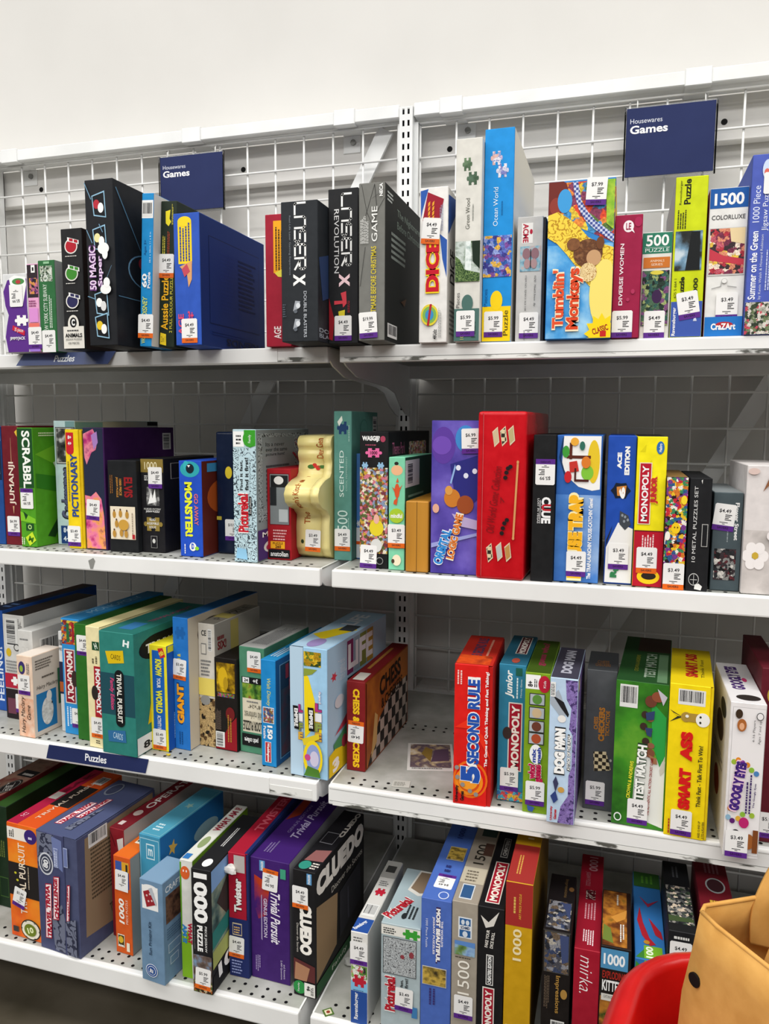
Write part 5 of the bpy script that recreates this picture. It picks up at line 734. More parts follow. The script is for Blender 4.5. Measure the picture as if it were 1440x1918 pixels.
def stamp(u0, v0, u1, v1, txt, rot=86): return [p('#a8152f', (u0, v0), (u1, v0+.01), (u1+.05, v1), (u0+.05, v1-.01)), p('#f3e3e4', (u0+.015, v0+.008), (u1-.015, v0+.018), (u1+.035, v1-.008), (u0+.065, v1-.018)), t(txt, '#a8152f', u0+.05, v0+.018, u1, v1-.02, 90, .06)]
game('d3', 'slate blue cracked-stone trivia box with red stamped lettering, lowest left shelf', '#43486c', [
    p(CRK, (.02, .99), (.45, .99), (.4, .8), (.02, .68)), p(CRK, (.3, .38), (.6, .42), (.66, .3), (.64, .01), (.38, .02), (.34, .2)), p('#6d79a8', (.4, .98), (.65, .96), (.66, .7), (.5, .74), (.42, .84)), e('#c9ccd4', .05, .64, .42, .83), e('#3a3e50', .08, .655, .39, .815), ring('#c9ccd4', '#3a3e50', .12, .675, .35, .795, .08), t('80', '#e3e4e6', .17, .7, .3, .77, 80, .05), frame('#b4bfe0', '#6d79a8', .45, .73, .56, .89, .008, .006), l('#d8def0', .47, .74, .55, .88, 2, 90),
    stamp(.16, .1, .32, .58, 'TRAVEL TRIVIA'), stamp(.38, .28, .53, .66, 'CHALLENGE'), stamp(.72, .3, .8, .62, 'CHALLENGE'), p(CRK, (.7, .3), (.96, .34), (.96, .02), (.72, .02)), frame('#b4bfe0', '#6d79a8', .72, .76, .82, .92, .008, .006)],
    R=[p('#8f7a60', (.1, .96), (.96, .98), (.94, .12), (.5, .1), (.08, .14)), l('#4a3f30', .16, .42, .8, .86, 13), c(.14, .86, .36, .98), ring('#3f3528', '#8f7a60', .62, .16, .86, .36, .08), ring('#3f3528', '#8f7a60', .66, .19, .82, .33, .1), t('TRAVEL TRIVIA', '#3f3528', .36, .22, .6, .3, 12), l('#3f3528', .7, .92, .9, .95, 1)],
    top='#4a5274', Tp=[stamp(.14, .14, .3, .56, 'TRAVEL TRIVIA'), stamp(.36, .28, .5, .66, 'CHALLENGE'), e('#7f8796', .1, .7, .4, .94), e('#3f455e', .13, .72, .37, .92), p(CRK, (.5, .1), (.66, .1), (.66, .5), (.56, .4))], lid=('R', .69, '#4a5070'))
game('d4', 'dark red box with white lettering along its top behind the orange puzzle', '#7e1420', [p('#c8c4be', (.5, .9), (.95, .93), (.95, .82), (.6, .8)), p('#4a0c12', (.05, .97), (.4, .84), (.38, .83), (.04, .95))], top='#6e1822', Tp=[t('OPERATION', '#cfcac4', .3, .3, .75, .98, 90, .02), r('#c9b8b4', .2, .05, .5, .1), e('#b9a8a0', .2, .18, .7, .26)], side='#a8a29c')
game('d5', 'small orange puzzle box with white sideways number and blue picture, lowest left shelf', '#d4591a', [
    r('#3a56a0', .12, .68, .92, .95), r('#d8a02a', .5, .85, .92, .95), r('#2a2a24', .74, .82, .86, .93), t('1000', '#f3efe6', .26, .31, .58, .57, 90, .03, .15), t('PIECE PUZZLE', '#f3d8c4', .68, .32, .8, .57, 90), frame('#e8dfc8', '#4a3a14', .14, .07, .55, .2, .03, .01), e('#d8b02a', .18, .11, .48, .18), l(W_, .2, .08, .5, .105, 1), r('#e8dfc8', .68, .04, .86, .13), s('$4.49', '-', .5, .76, -2)], side='#8f8e89', top='#d9681f', Tp=[frame('#e8e0cc', '#3a3018', .25, .25, .8, .75, .04, .03), l('#e8e0cc', .35, .42, .7, .6, 1)], name='jigsaw_box', cat='puzzle box')
game('d6', 'teal craft box with gold starfish behind the grey-blue kit, lowest left shelf', '#3f90b0', [frame('#a8d0dc', '#3f90b0', .05, .02, .95, .97, .02, .006), frame('#cfe4ea', '#3f90b0', .35, .8, .75, .93, .03, .01), t('m', '#cfe4ea', .44, .83, .66, .89, 0, .03)], side='#1f66a0', R=[p('#c9a24a', *star(.18, .84, .07, .07, 5, .45)), e('#8fb0b8', .5, .7, .9, .85)], top='#4a95ae', Tp=[frame('#8fc0cc', '#4a95ae', .06, .02, .94, .97, .015, .005), l('#c9e0e4', .3, .1, .7, .24, 3), p('#8ab0a8', *star(.5, .6, .2, .06, 5, .45))])
game('d7', 'grey-blue sun printing craft kit box overhanging the lowest left shelf', '#6c8ba8', [
    r('#e9e8e6', .1, .715, .8, .945), e('#e9e8e6', .1, .88, .8, .96), p('#97242c', (.16, .88), (.5, .92), (.72, .78), (.3, .735)), [e('#d8b8b4', u, v, u+.08, v+.02) for u, v in ((.28, .84), (.42, .86), (.5, .8), (.36, .79))], p('#b3b8c0', (.4, .92), (.55, .94), (.74, .8), (.72, .77)), t('Sun Printing Kit', '#24384e', .36, .27, .52, .6, 90, .02), ring('#dfe4ec', '#234a8c', .2, .055, .72, .185, .05), ring('#dfe4ec', '#234a8c', .28, .075, .64, .165, .06), t('DIY', W_, .38, .1, .54, .14, 80, .04)],
    R=[t('CRAFTERS', '#dfe4ea', .1, .88, .95, .94, 0, .02), i(pic('soft', ['#2a1c18', '#6a4a38', '#3a2220'], 60), .1, .58, .95, .85), l('#4a6680', .12, .42, .92, .54, 5), frame('#b9cad8', '#6c8ba8', .15, .28, .6, .37, .02, .008), frame('#b9cad8', '#6c8ba8', .2, .16, .5, .24, .02, .008)], top='#7795b0')
game('d8', 'slim white and green guessing game box beside the black 1000 box, lowest left shelf', '#dcdcd5', [
    p('#7db021', (.02, .005), (.85, .005), (.8, .3), (.55, .42), (.3, .34), (.02, .4)), p('#5a9a1c', (.0, .98), (.12, .98), (.1, .4), (.0, .4)), e('#d8602a', .05, .84, .8, .95), e(W_, .25, .9, .35, .92), e(W_, .5, .9, .6, .92), t('WHAT', '#b81f3a', .55, .3, .9, .48, -90, .06), t('AM I?', '#2f80c4', .12, .3, .48, .46, -90, .06)], side='#6d9a24', top='#d4d5cc', Tp=[t('WHAT AM I?', '#8e2434', .2, .5, .8, .95, 90, .05), e('#8a9a6a', .2, .2, .8, .4), r('#2f70b0', .1, .02, .6, .1)])
PEAK = pic('soft', ['#1c2a2c', '#4a6a66', '#8fa08a', '#b8a08a'], 22)
game('d9', 'black jigsaw box with huge white sideways number and mountain picture side, lowest left shelf', '#19191b', [
    t('1000', '#f4f4f2', .12, .57, .82, .97, -90, .05), t('PIECE JIGSAW', '#e6e6e4', .62, .34, .76, .55, -90, .01), t('PUZZLE', '#f4f4f2', .26, .34, .54, .55, -90, .05), t('- POSTER INCLUDED -', '#8f8f8c', .1, .34, .15, .55, -90), i(pic('soft', ['#2a2220', '#6a5a52', '#7a9ab8'], 60), .02, .1, .98, .31), i(pic('busy', ['#3a2a1c', '#a85a2a', '#5a6a3a', '#c9b08a'], 200), .02, .005, .98, .1), s('$5.99', 'o', .52, .12, -3)],
    R=[i(PEAK, .01, .3, .99, .99), p('#7fa8d8', (.01, .99), (.9, .99), (.5, .86), (.01, .82)), p('#3a3432', (.1, .7), (.4, .9), (.7, .84), (.95, .6), (.3, .5)), p('#2f8078', (.01, .5), (.5, .56), (.4, .42), (.01, .36)), p('#a8b064', (.01, .34), (.99, .44), (.99, .3), (.01, .2)), p('#17171a', (.01, .14), (.99, .34), (.99, .1), (.01, .02)), t('1000', W_, .1, .11, .7, .23, 8, .05), t('PIECE', W_, .72, .18, .95, .24, 8)], top='#1c1c1e', Tp=[e('#e6e6e4', .3, .05, .75, .18), l('#cfcfcc', .4, .4, .6, .75, 2, 90)], name='jigsaw_box', cat='puzzle box')
game('d10', 'red and navy party game box with torn corner paper, lowest left shelf', '#a8142f', [
    r('#1e2a60', .005, .003, .995, .475), t('Twister', '#f4f1ee', .28, .53, .66, .8, 90, .05, o='#5a0a18'), r('#b3aca6', .3, .85, .85, .985), frame('#c9b89a', '#24306a', .18, .34, .66, .44, .03, .01), l('#e6b86a', .26, .36, .58, .42, 3), l('#8fa0d0', .15, .31, .8, .33, 1), l('#8f9acb', .12, .03, .7, .15, 5), s('$4.49', 'o', .38, .245, -2)], top='#a0182f', Tp=[t('TWISTER', '#cf5a6a', .28, .3, .7, .8, 90, .03), r('#1e2a60', .8, .01, .99, .99)], lid=('R', .88, '#1e2a60'))
game('d11', 'violet trivia game box with white script lettering and upside-down price tag, lowest left shelf', '#3d1a68', [
    p(pic('soft', ['#3d1a68', '#b3381c', '#d0501c'], 16), (.1, .86), (.5, .8), (.46, .68), (.4, .54), (.2, .5), (.1, .6)), r('#5a94c4', .24, .9, .38, .985), t('PARKER', W_, .28, .905, .34, .98, 90, .02), t('Trivial Pursuit', '#ece6f2', .52, .32, .76, .74, -90, .02, .35), t('GENUS EDITION', '#cfc4de', .34, .36, .43, .68, -90, .02), p('#a89ac0', (.28, .7), (.3, .71), (.3, .33), (.27, .34)), l('#a392c0', .12, .06, .26, .2, 3, -90), t('2,400 Questions', '#cfc4de', .76, .04, .81, .2, -90), t('and Answers', '#cfc4de', .84, .05, .89, .17, -90), r('#3f9a7a', .78, .87, .92, .95), s('$6.99', 'o', .52, .84, 176)], top='#3b1b66', Tp=[t('Trivial Pursuit', '#b9aed0', .5, .3, .72, .85, 90, .02, .3), t('GENUS EDITION', '#8a7aa8', .34, .35, .42, .75, 90), p('#8a2f1c', (.05, .5), (.3, .6), (.25, .9), (.05, .9)), l('#7a6a98', .2, .08, .42, .24, 3, 90)], side='#8d8d92')
game('d12', 'black detective board game box with large cream lettering across its side, lowest left shelf', '#161517', [
    r('#5a94c4', .62, .9, .84, .985), t('PARKER', W_, .68, .905, .78, .98, 90, .02), t('CLUEDO', '#f2eee6', .3, .34, .84, .74, -90, .07), t('Discover the Secrets', '#cfcac2', .16, .35, .25, .58, -90), p('#5a2a2a', (.02, .3), (.98, .26), (.98, .13), (.02, .14)), p('#a87a5c', (.1, .27), (.75, .24), (.6, .13), (.05, .13)), e('#2c8a44', .0, .02, .56, .125), r('#e6e4de', .5, .015, .98, .12), t('9+', '#222', .6, .06, .78, .1, 90, .05), l('#333', .8, .03, .94, .11, 2, 90), t('Family', W_, .2, .04, .3, .11, 90), s('$4.49', 'o', .34, .79)],
    R=[p('#c9bfae', (.02, .12), (.36, .2), (.36, .6), (.02, .7)), p('#8f7658', (.02, .12), (.4, .2), (.42, .62), (.02, .72)), t('CLUEDO', '#e9e3d9', .02, .78, .98, .96, 0, .08), t('Discover the Secrets', '#bdb7ad', .3, .68, .95, .73, 0), p('#2a2a30', (.46, .6), (.9, .64), (.92, .3), (.46, .22)), p('#3f3f4a', (.62, .55), (.64, .56), (.66, .28), (.63, .28)), r('#24502f', .01, .01, .99, .11), t('Family', '#c9d0c4', .3, .03, .6, .08)], top='#17161a', Tp=[e('#2f8a78', .1, .02, .6, .14), p('#8a5a58', (.15, .14), (.95, .16), (.95, .34), (.3, .3)), l('#dcd6cc', .62, .04, .95, .14, 3), frame('#77777c', '#1a191d', .15, .42, .75, .6, .02, .01), t('CLUEDO', '#a8a29a', .72, .55, .95, .98, 90, .06)])
game('d13', 'slim white jigsaw box with blue ends and red puzzle pieces, lowest right shelf', '#e5e3de', [
    l('#666', .15, .9, .7, .96, 2), i(pic('busy', ['#5a8a3a', '#c04a5a', '#8ab05a', '#e0e0d8'], 170), .03, .5, .97, .64), r('#7fb8dc', .01, .36, .99, .47), z('#b81f34', .1, .38, .92, .56), l('#1f5a8a', .15, .365, .85, .38, 1), r('#264c96', .01, .003, .99, .36), t('Ravensburger', W_, .2, .05, .5, .345, 90, .02), p('#333', (.75, .56), (.9, .58), (.85, .64), (.78, .62)), s('$4.49', 'p', .48, .775)], side='#bdbcb9',
    top='#cfcdc8', Tp=[r('#264c96', .01, .004, .99, .17), t('Ravensburger', W_, .2, .02, .55, .15, 60, .02), c(.1, .2, .9, .36), z('#b81f34', .2, .46, .85, .6), l('#777', .2, .62, .8, .7, 3), r('#a3a19c', .01, .74, .99, .995), r('#3a3a38', .2, .82, .8, .92)], name='jigsaw_box', cat='puzzle box')
DOG2 = pic('doodle', ['#b3b8ba', '#3c3c40'], 110)
game('d14', 'grey-blue doodle picture game box with torn top, lowest right shelf', '#a9b8bc', [
    r('#e4e2da', .005, .895, .995, .985), z('#3a9a34', .55, .87, .99, .995), l('#333', .06, .91, .4, .97, 3), frame('#3a3c3e', '#b3b8ba', .05, .54, .9, .88, .015, .006), i(DOG2, .07, .55, .88, .87), e('#8a3a42', .5, .7, .6, .74), e('#8a3a42', .72, .72, .84, .78), t('Pictureka!', '#b3202e', .1, .2, .38, .52, 90, .05, o='#efeeea'), t('fast,', '#2a2a2c', .5, .44, .58, .51, 90, .03), t('first!', '#2a2a2c', .62, .44, .7, .53, 90, .03), r('#3f7ab0', .8, .18, .94, .28), s('$3.49', 'p', .6, .33, -2)],
    top='#9fb0b4', Tp=[p('#d6d2c8', (.28, .6), (.4, .99), (.98, .99), (.98, .58), (.6, .52)), p('#85715b', (.34, .64), (.44, .96), (.95, .96), (.95, .62), (.62, .57)), t('Pictureka!', '#a8202c', .1, .08, .4, .46, 66, .05, o='#e6e4de'), l('#23282a', .5, .12, .8, .4, 3, 90), e('#23282a', .42, .1, .55, .2)])
GOLD = pic('soft', ['#3a301c', '#8a7434', '#c9a84a', '#5a4a28'], 70)
game('d15', 'periwinkle blue jigsaw box with white title and small gold picture, lowest right shelf', '#4a69b8', [
    t("THE WORLD'S", '#efe9ee', .66, .68, .73, .86, -90, .03), t('MOST BEAUTIFUL', '#f6f3f2', .5, .57, .64, .94, -90, .06, o='#3a2a5a'), t('JIGSAW PUZZLES', '#efe9ee', .38, .62, .46, .88, -90, .03), t('1000 Piece Puzzle', '#d8def0', .16, .66, .23, .86, -90), frame('#d8d2c0', '#4a69b8', .06, .4, .86, .53, .015, .005), i(GOLD, .08, .405, .84, .525), l('#3a2f6a', .3, .26, .55, .38, 2, -90)], top='#4868b4', Tp=[s('$4.49', 'p', .55, .18, 178), ring('#c9d2ea', '#4868b4', .5, .01, .85, .08, .1), frame('#b3a984', '#4868b4', .3, .4, .9, .55, .02, .006), i(GOLD, .32, .407, .88, .543), t('1000 Piece', '#223a7a', .4, .65, .6, .95, 90, .02), l('#2a2f6a', .4, .27, .65, .36, 2)], name='jigsaw_box', cat='puzzle box')
LAND = pic('soft', ['#2f4a2a', '#6a8a4a', '#8fb0d0', '#4a6ab0'], 35)
game('d16', 'taupe jigsaw box with blue crest and large pale sideways number, lowest right shelf', '#a1988a', [
    frame('#dfe4e8', '#2f5f96', .25, .76, .78, .9, .05, .008), r('#e6e8ea', .3, .815, .73, .845), t('SCHMID', '#22406a', .34, .82, .7, .84, 0, .04), e('#cfd8e2', .36, .85, .5, .885), e('#cfd8e2', .54, .85, .68, .885), e('#cfd8e2', .42, .77, .62, .81), i(LAND, .12, .645, .92, .74), p('#5a86c4', (.12, .74), (.92, .74), (.92, .705), (.12, .715)), l('#4a4438', .15, .625, .8, .64, 1), t('1500', '#efebe0', .26, .38, .72, .61, 90), s('$4.49', 'p', .5, .29)],
    top='#968d80', Tp=[frame('#c9d0d6', '#2f5480', .2, .03, .7, .17, .04, .01), r('#b9b09c', .02, .18, .98, .34), l('#6a6254', .2, .2, .7, .32, 4), t('1500', '#2a2620', .3, .38, .75, .6, 90, .01), r('#2f3f3a', .3, .7, .95, .82), r('#4a332a', .6, .48, .98, .62)], name='jigsaw_box', cat='puzzle box')
game('d17', 'black trading game box with white outlined sideways plate, lowest right shelf', '#151416', [
    p('#d8d4cc', (.1, .94), (.4, .9), (.7, .96), (.8, .98), (.6, .88), (.3, .86)), t('FAKE YOUR', '#dcd8d0', .3, .73, .42, .85, 84, .03), t('DICE ROLL', '#dcd8d0', .5, .73, .62, .84, 84, .03), frame('#e8e6e2', '#151416', .34, .48, .62, .685, .03, .006), t('CHEATERS EDITION', W_, .41, .49, .55, .675, 90, .04), title_plate(.22, .12, .68, .465, 'MONOPOLY', 90)], top='#131215', Tp=[title_plate(.2, .04, .75, .45, 'MONOPOLY', 90), frame('#8d8b88', '#131215', .3, .5, .6, .72, .03, .008), t('CHEATERS', '#a8a6a2', .38, .52, .54, .7, 90, .03)])
game('d18', 'mustard yellow jigsaw box with brick red upper band, lowest right shelf', '#c99a10', [
    r('#a02c28', .004, .76, .996, .997), l('#d8b45a', .3, .83, .44, .95, 1, 90), t('ART PIECE PUZZLE', '#d8a83a', .5, .8, .58, .94, 90, .02), t('1000', '#ecdcae', .3, .57, .62, .745, 90, .02), l('#e3cf8a', .1, .1, .2, .22, 1, 90), l('#e3cf8a', .7, .08, .8, .2, 1, 90)], side='#7a5a14', top='#b58a12', Tp=[r('#962a26', .004, .003, .996, .38), l('#c99a4a', .3, .08, .5, .28, 2, 90), t('1000', '#d8c890', .45, .45, .7, .7, 90, .02)], name='jigsaw_box', cat='puzzle box')
HOUSE = pic('busy', ['#4a4a52', '#8a8a90', '#2a2c34', '#b3aca0', '#3a4460', '#6a5a4a'], 130)
game('d19', 'dark brown jigsaw box with snowy mansion picture and gold lettering, lowest right shelf', '#17110f', [
    frame('#5a564e', '#17110f', .06, .705, .95, .995, .015, .004), i(HOUSE, .08, .71, .93, .99), p('#3f4a70', (.6, .98), (.92, .98), (.92, .8), (.7, .78)), t('Impressions', '#a9813e', .46, .42, .66, .69, -90, .02), e('#a9813e', .68, .53, .92, .6), l('#6a5a4a', .1, .44, .3, .68, 4, -90), c(.36, .25, .85, .37)], top='#151011', Tp=[i(HOUSE, .08, .04, .92, .5), p('#3a4468', (.55, .48), (.9, .48), (.9, .2)), t('Impressions', '#6a5230', .55, .58, .72, .92, -90), e('#6a4a28', .75, .7, .95, .78)], name='jigsaw_box', cat='puzzle box')
game('d20', 'deep red jigsaw box with white handwritten sideways name, lowest right shelf', '#a3142b', [t('mirka.', '#f6f1f0', .24, .66, .74, .95, -90, -.014, .3)], left='#dcd6d4', top='#8e1226', Tp=[l('#ead6da', .3, .04, .76, .18, 5, -90), l('#c98a94', .3, .28, .8, .46, 4, 90), i(pic('busy', ['#5a0f1c', '#b8a8a0', '#3a0a12'], 300), .3, .48, .7, .58), t('1000', '#c08a92', .35, .8, .75, .97, -90, .02), t('JIGSAW PUZZLE', '#a86a74', .2, .62, .45, .78, -90)], name='jigsaw_box', cat='puzzle box')
KIT = pic('soft', ['#1c0f0a', '#6a3a1c', '#b8782c', '#3a4a1c'], 35)
game('d21', 'dark puzzle box with blue number band and cartoon cat print, lowest right shelf', '#1b1310', [
    r('#4e8fba', .01, .84, .9, .985), t('1000', '#f0f5f8', .1, .87, .8, .95, 0, .03), t('EXPLODING', '#a92a20', .08, .77, .84, .825, 0, .02), t('KITTENS', '#f3f2f0', .08, .68, .84, .76, 0, .03), i(KIT, .02, .02, .88, .64), r('#d8d4cc', .06, .61, .82, .66), t('CATS IN QUARANTINE', '#333', .14, .625, .74, .65), e('#b07a3c', .35, .2, .85, .5)], top='#2a1812', Tp=[i(KIT, .02, .02, .85, .98), p('#c88a3a', (.3, .5), (.85, .66), (.8, .5), (.5, .42)), p('#6a7a34', (.04, .1), (.4, .06), (.3, .3), (.06, .36)), l('#dcd8d0', .62, .06, .8, .4, 2, -90), l('#b9b0a4', .5, .72, .62, .92, 1, -90)], name='jigsaw_box', cat='puzzle box')
game('d22', 'blue and green dinosaur puzzle box with red flying reptiles, lowest right shelf', '#2f72b4', [p('#3f8a34', (.02, .98), (.5, .9), (.98, .99), (.98, .3), (.02, .3)), r('#7ab52a', .3, .8, .95, .995), t('100', W_, .4, .85, .85, .96, 90, .04)], top='#3070b0', Tp=[p('#3a7a30', (.02, .01), (.98, .01), (.8, .12), (.3, .1)), r('#76ae2a', .3, .01, .9, .14), t('100', '#e6f0d8', .36, .02, .6, .13, 90, .04), p('#a8202e', (.1, .4), (.2, .55), (.3, .38), (.5, .22), (.7, .16), (.5, .14), (.25, .24)), p('#a8202e', (.5, .44), (.9, .3), (.95, .22), (.7, .26)), p('#9a2a48', (.2, .68), (.5, .6), (.9, .66), (.5, .56)), e('#b8842a', .3, .15, .5, .19), p('#2f5a24', (.02, .8), (.98, .8), (.98, .99), (.02, .99)), l('#4f8a2a', .3, .85, .8, .97, 3, 90)], name='jigsaw_box', cat='puzzle box')
game('d23', 'black jigsaw box with grey village picture on top, lowest right shelf', '#17181b', [l('#d8d8d4', .2, .955, .85, .985, 1), s('$4.49', 'p', .46, .865)], top='#141517', Tp=[i(pic('busy', ['#1c1e20', '#4a4c4c', '#8a8680', '#c9b8a4', '#3a4a38', '#2a2c30'], 170), .04, .1, .96, .62), p('#3a4a2c', (.04, .12), (.96, .14), (.96, .18), (.04, .2)), l('#4a4c50', .35, .75, .65, .95, 2, 90)], side='#9a9a98', name='jigsaw_box', cat='puzzle box')
game('d24', 'maroon box with oval badge and gold script on top behind the tan bag', '#6e1524', [l('#c9a23a', .2, .6, .8, .8, 2)], top='#66131f', Tp=[ring('#9aa0a0', '#3a1c22', .25, .5, .85, .7, .08), l('#c9a23a', .3, .2, .75, .44, 3), l('#8a5a62', .3, .76, .8, .95, 4, 90)])
# ------------------------------------------------------------------ cream shaped tin (second shelf)
def smooth_interp(tab, q):
    for k in range(len(tab)-1):
        a, b = tab[k], tab[k+1]
        if a[0] <= q <= b[0]:
            u = (q-a[0])/(b[0]-a[0]); u = u*u*(3-2*u); return a[1]+(b[1]-a[1])*u
    return tab[-1][1]
CON = [(0, .028), (.008, .010), (.025, .001), (.06, 0), (.084, .003), (.097, -.012), (.104, -.038), (.115, -.052), (.128, -.056), (.140, -.050), (.151, -.03), (.157, .004), (.165, .012), (.185, .016), (.192, .012), (.2, .010), (.208, .014), (.218, .008), (.228, .010), (.234, .02)]
def tin_piece(name, x0, x1, grow, m, root, yb=.19):
    zz = [k*.234/58 for k in range(59)]; prof = [(smooth_interp(CON, q)-grow, q) for q in zz] + [(.05, .2355), (.13, .236), (yb+grow*0, .21), (yb, .03), (yb-.02, 0)]
    n = len(prof); vs = [(x0, y, q) for y, q in prof] + [(x1, y, q) for y, q in prof]
    fs = [tuple(range(n))[::-1], tuple(range(n, 2*n))] + [(k, (k+1) % n, (k+1) % n+n, k+n) for k in range(n)]
    me = pyd(name, vs, fs)
    for pl_ in me.polygons: pl_.use_smooth = len(pl_.vertices) == 4
    return link(name, me, m, root)
tx, ty, tw_, th_, td_, _, _ = T['b13']
tin = empty('novelty_tin', (tx+tw_/2, ty, SHZ[2]+.0004)); tag(tin, 'cream hen-shaped tin with bulging front and red sideways lettering, second shelf', 'tin', GRP[2])
CREAM = noisy('cream_enamel', '#e6d68a', '#eee2a2', 12, .28)
tin_piece('tin_body', -tw_/2, tw_/2*.50, 0, CREAM, tin); tin_piece('tin_lid', tw_/2*.54, tw_/2, .0035, CREAM, tin)
def tin_text(sx, col, u0, u1, z0, z1, off=.01):
    vs, fs, _, _ = text2d(sx, off)
    bm = bmesh.new(); bv = [bm.verts.new((u1-y*(u1-u0), 0, z0+x*(z1-z0))) for x, y in vs]
    for f in fs:
        try: bm.faces.new([bv[k] for k in f])
        except ValueError: pass
    bmesh.ops.triangulate(bm, faces=bm.faces[:])
    bmesh.ops.subdivide_edges(bm, edges=[q for q in bm.edges if q.calc_length() > .004], cuts=2)
    for v in bm.verts: v.co.y = smooth_interp(CON, v.co.z)-.0006
    me = bpy.data.meshes.new('lettering'); bm.to_mesh(me); bm.free(); link('lettering', me, mat(col), tin)
tin_text('The hen', '#a8561e', -.018, -.006, .068, .118); tin_text("'s Kitchen", '#a8561e', -.018, -.006, .119, .158); tin_text('Der Gen', '#a8561e', .004, .018, .192, .230)
def tin_blob(col, cx, cz, rx, rz):
    me = pyd('d', [(cx+rx*math.cos(q*math.pi/7), smooth_interp(CON, cz+rz*math.sin(q*math.pi/7))-.0009, cz+rz*math.sin(q*math.pi/7)) for q in range(14)], [tuple(range(14))]); link('printed_disc', me, mat(col), tin)
for a, b, q, d_, f_ in (('#3f6a2a', -.008, .176, .008, .004), ('#3f6a2a', .014, .176, .008, .003), ('#c22a22', -.002, .178, .005, .0045), ('#c22a22', .006, .174, .005, .0045), ('#2a3a1c', -.022, .034, .003, .004), ('#2a3a1c', .006, .05, .006, .002)): tin_blob(a, b, q, d_, f_)
fc = Face(tin, (tw_/2, .02, 0), (0, 1, 0), (0, 0, 1), (1, 0, 0), .17, .234)
for q in (r('#b9ab62', .02, .04, .98, .3), l('#5a5230', .1, .06, .9, .26, 6), r('#5f6f7c', .02, .3, .98, .4), p(pic('soft', ['#5a1f18', '#8a6a2a', '#3a4a2a'], 40), (.02, .42), (.98, .42), (.98, .88), (.1, .86)), r('#5a2018', .1, .72, .98, .86)): fc.add(q)
st = Face(tin, (-tw_/2, -.0012, 0), (1, 0, 0), (0, 0, 1), (0, -1, 0), tw_, .234); st.add(s('$3.49', 'o', .5, .155, -2))
# ------------------------------------------------------------------ signs and label strips
NAVY = noisy('navy_print', '#232c56', '#28325e', 8, .6, spec=.15)
def sign(x0, x1, z0, z1, label):
    wd, h = x1-x0, z1-z0; root = empty('hanging_sign', ((x0+x1)/2, -.016, ZO+z0)); tag(root, label, 'sign', 'navy department signs')
    link('sign_board', bev_mesh('board', -wd/2, -.0008, 0, wd/2, .0008, h, .0003), NAVY, root)
    m, tt_, b_ = nt('clear_acrylic'); b_.inputs['Transmission Weight'].default_value = 1; b_.inputs['Roughness'].default_value = .04; b_.inputs['IOR'].default_value = 1.3
    link('acrylic_sleeve', boxes_mesh('sleeve', [(-wd/2-.004, -.0028, -.006, wd/2+.004, -.0022, -.001), (-wd/2-.004, .0015, -.006, wd/2+.004, .0025, h+.004), (-wd/2-.004, -.0028, -.006, -wd/2-.001, .0015, h+.003), (wd/2+.001, -.0028, -.006, wd/2+.004, .0015, h+.003)]), m, root)
    for xx in (-wd*.38, wd*.38):
        link('hook', tube('hook', [(xx, .002, h-.004), (xx, .002, h+.012), (xx, .010, h+.02), (xx, .013, h+.014)], .0015, 6), WIRE, root)
    f = Face(root, (-wd/2, -.0009, 0), (1, 0, 0), (0, 0, 1), (0, -1, 0), wd, h)
    f.add(t('Housewares', '#d8dbe6', .045, .775, .41, .845)); f.add(t('Games', '#f6f6f8', .045, .625, .475, .745, 0, .025))
sign(-.648, -.472, -.111, .022, 'navy department sign hanging on the left wire panel'); sign(.480, .655, -.120, .019, 'navy department sign hanging on the right wire panel')
def strip(x0, x1, z0, z1, y, lean, label, sk, cols):
    root = empty('shelf_label_strip', ((x0+x1)/2, y, z0)); tag(root, label, 'label strip', 'navy shelf label strips'); wd, h = x1-x0, z1-z0
    vs = [(-wd/2, 0, 0), (wd/2-sk, 0, 0), (wd/2, 0, h), (-wd/2+sk, 0, h)]; vs = [(a, b-lean*(h-q)/h, q) for a, b, q in vs] + [(a, b+.0012-lean*(h-q)/h, q) for a, b, q in vs]
    link('strip', pyd('strip', vs, BOXF), cols, root)
    f = Face(root, (-wd/2, -lean-.0001, 0), (1, 0, 0), Vector((0, lean, h)).normalized(), Vector((0, -h, lean)).normalized(), wd, math.hypot(h, lean)); f.add(t('Puzzles', '#eef0f4', .39, .25, .6, .78, 0, .02, .12))
strip(-.678, -.448, SHZ[1]-.024, SHZ[1]+.001, -SHD[1]-.0025, .008, 'blue-grey shelf label strip clipped to the top left shelf edge', .014, mat('#4a5680', .2, .5))  # paler than the navy strip: a reflection put into the colour
strip(-.600, -.360, SHZ[3]-.030, SHZ[3]-.001, -SHD[3]-.0028, .0, 'navy shelf label strip on the third left shelf edge', .008, NAVY)
SH['L', 2][1]('paint_chip', pyd('chip', [(x, -SHD[2]-.0004, q) for x, q in ((-.498, -.012), (-.486, -.006), (-.482, -.012), (-.488, -.028), (-.494, -.028))], [(0, 1, 2, 3, 4)]), mat('#8a8a86'))
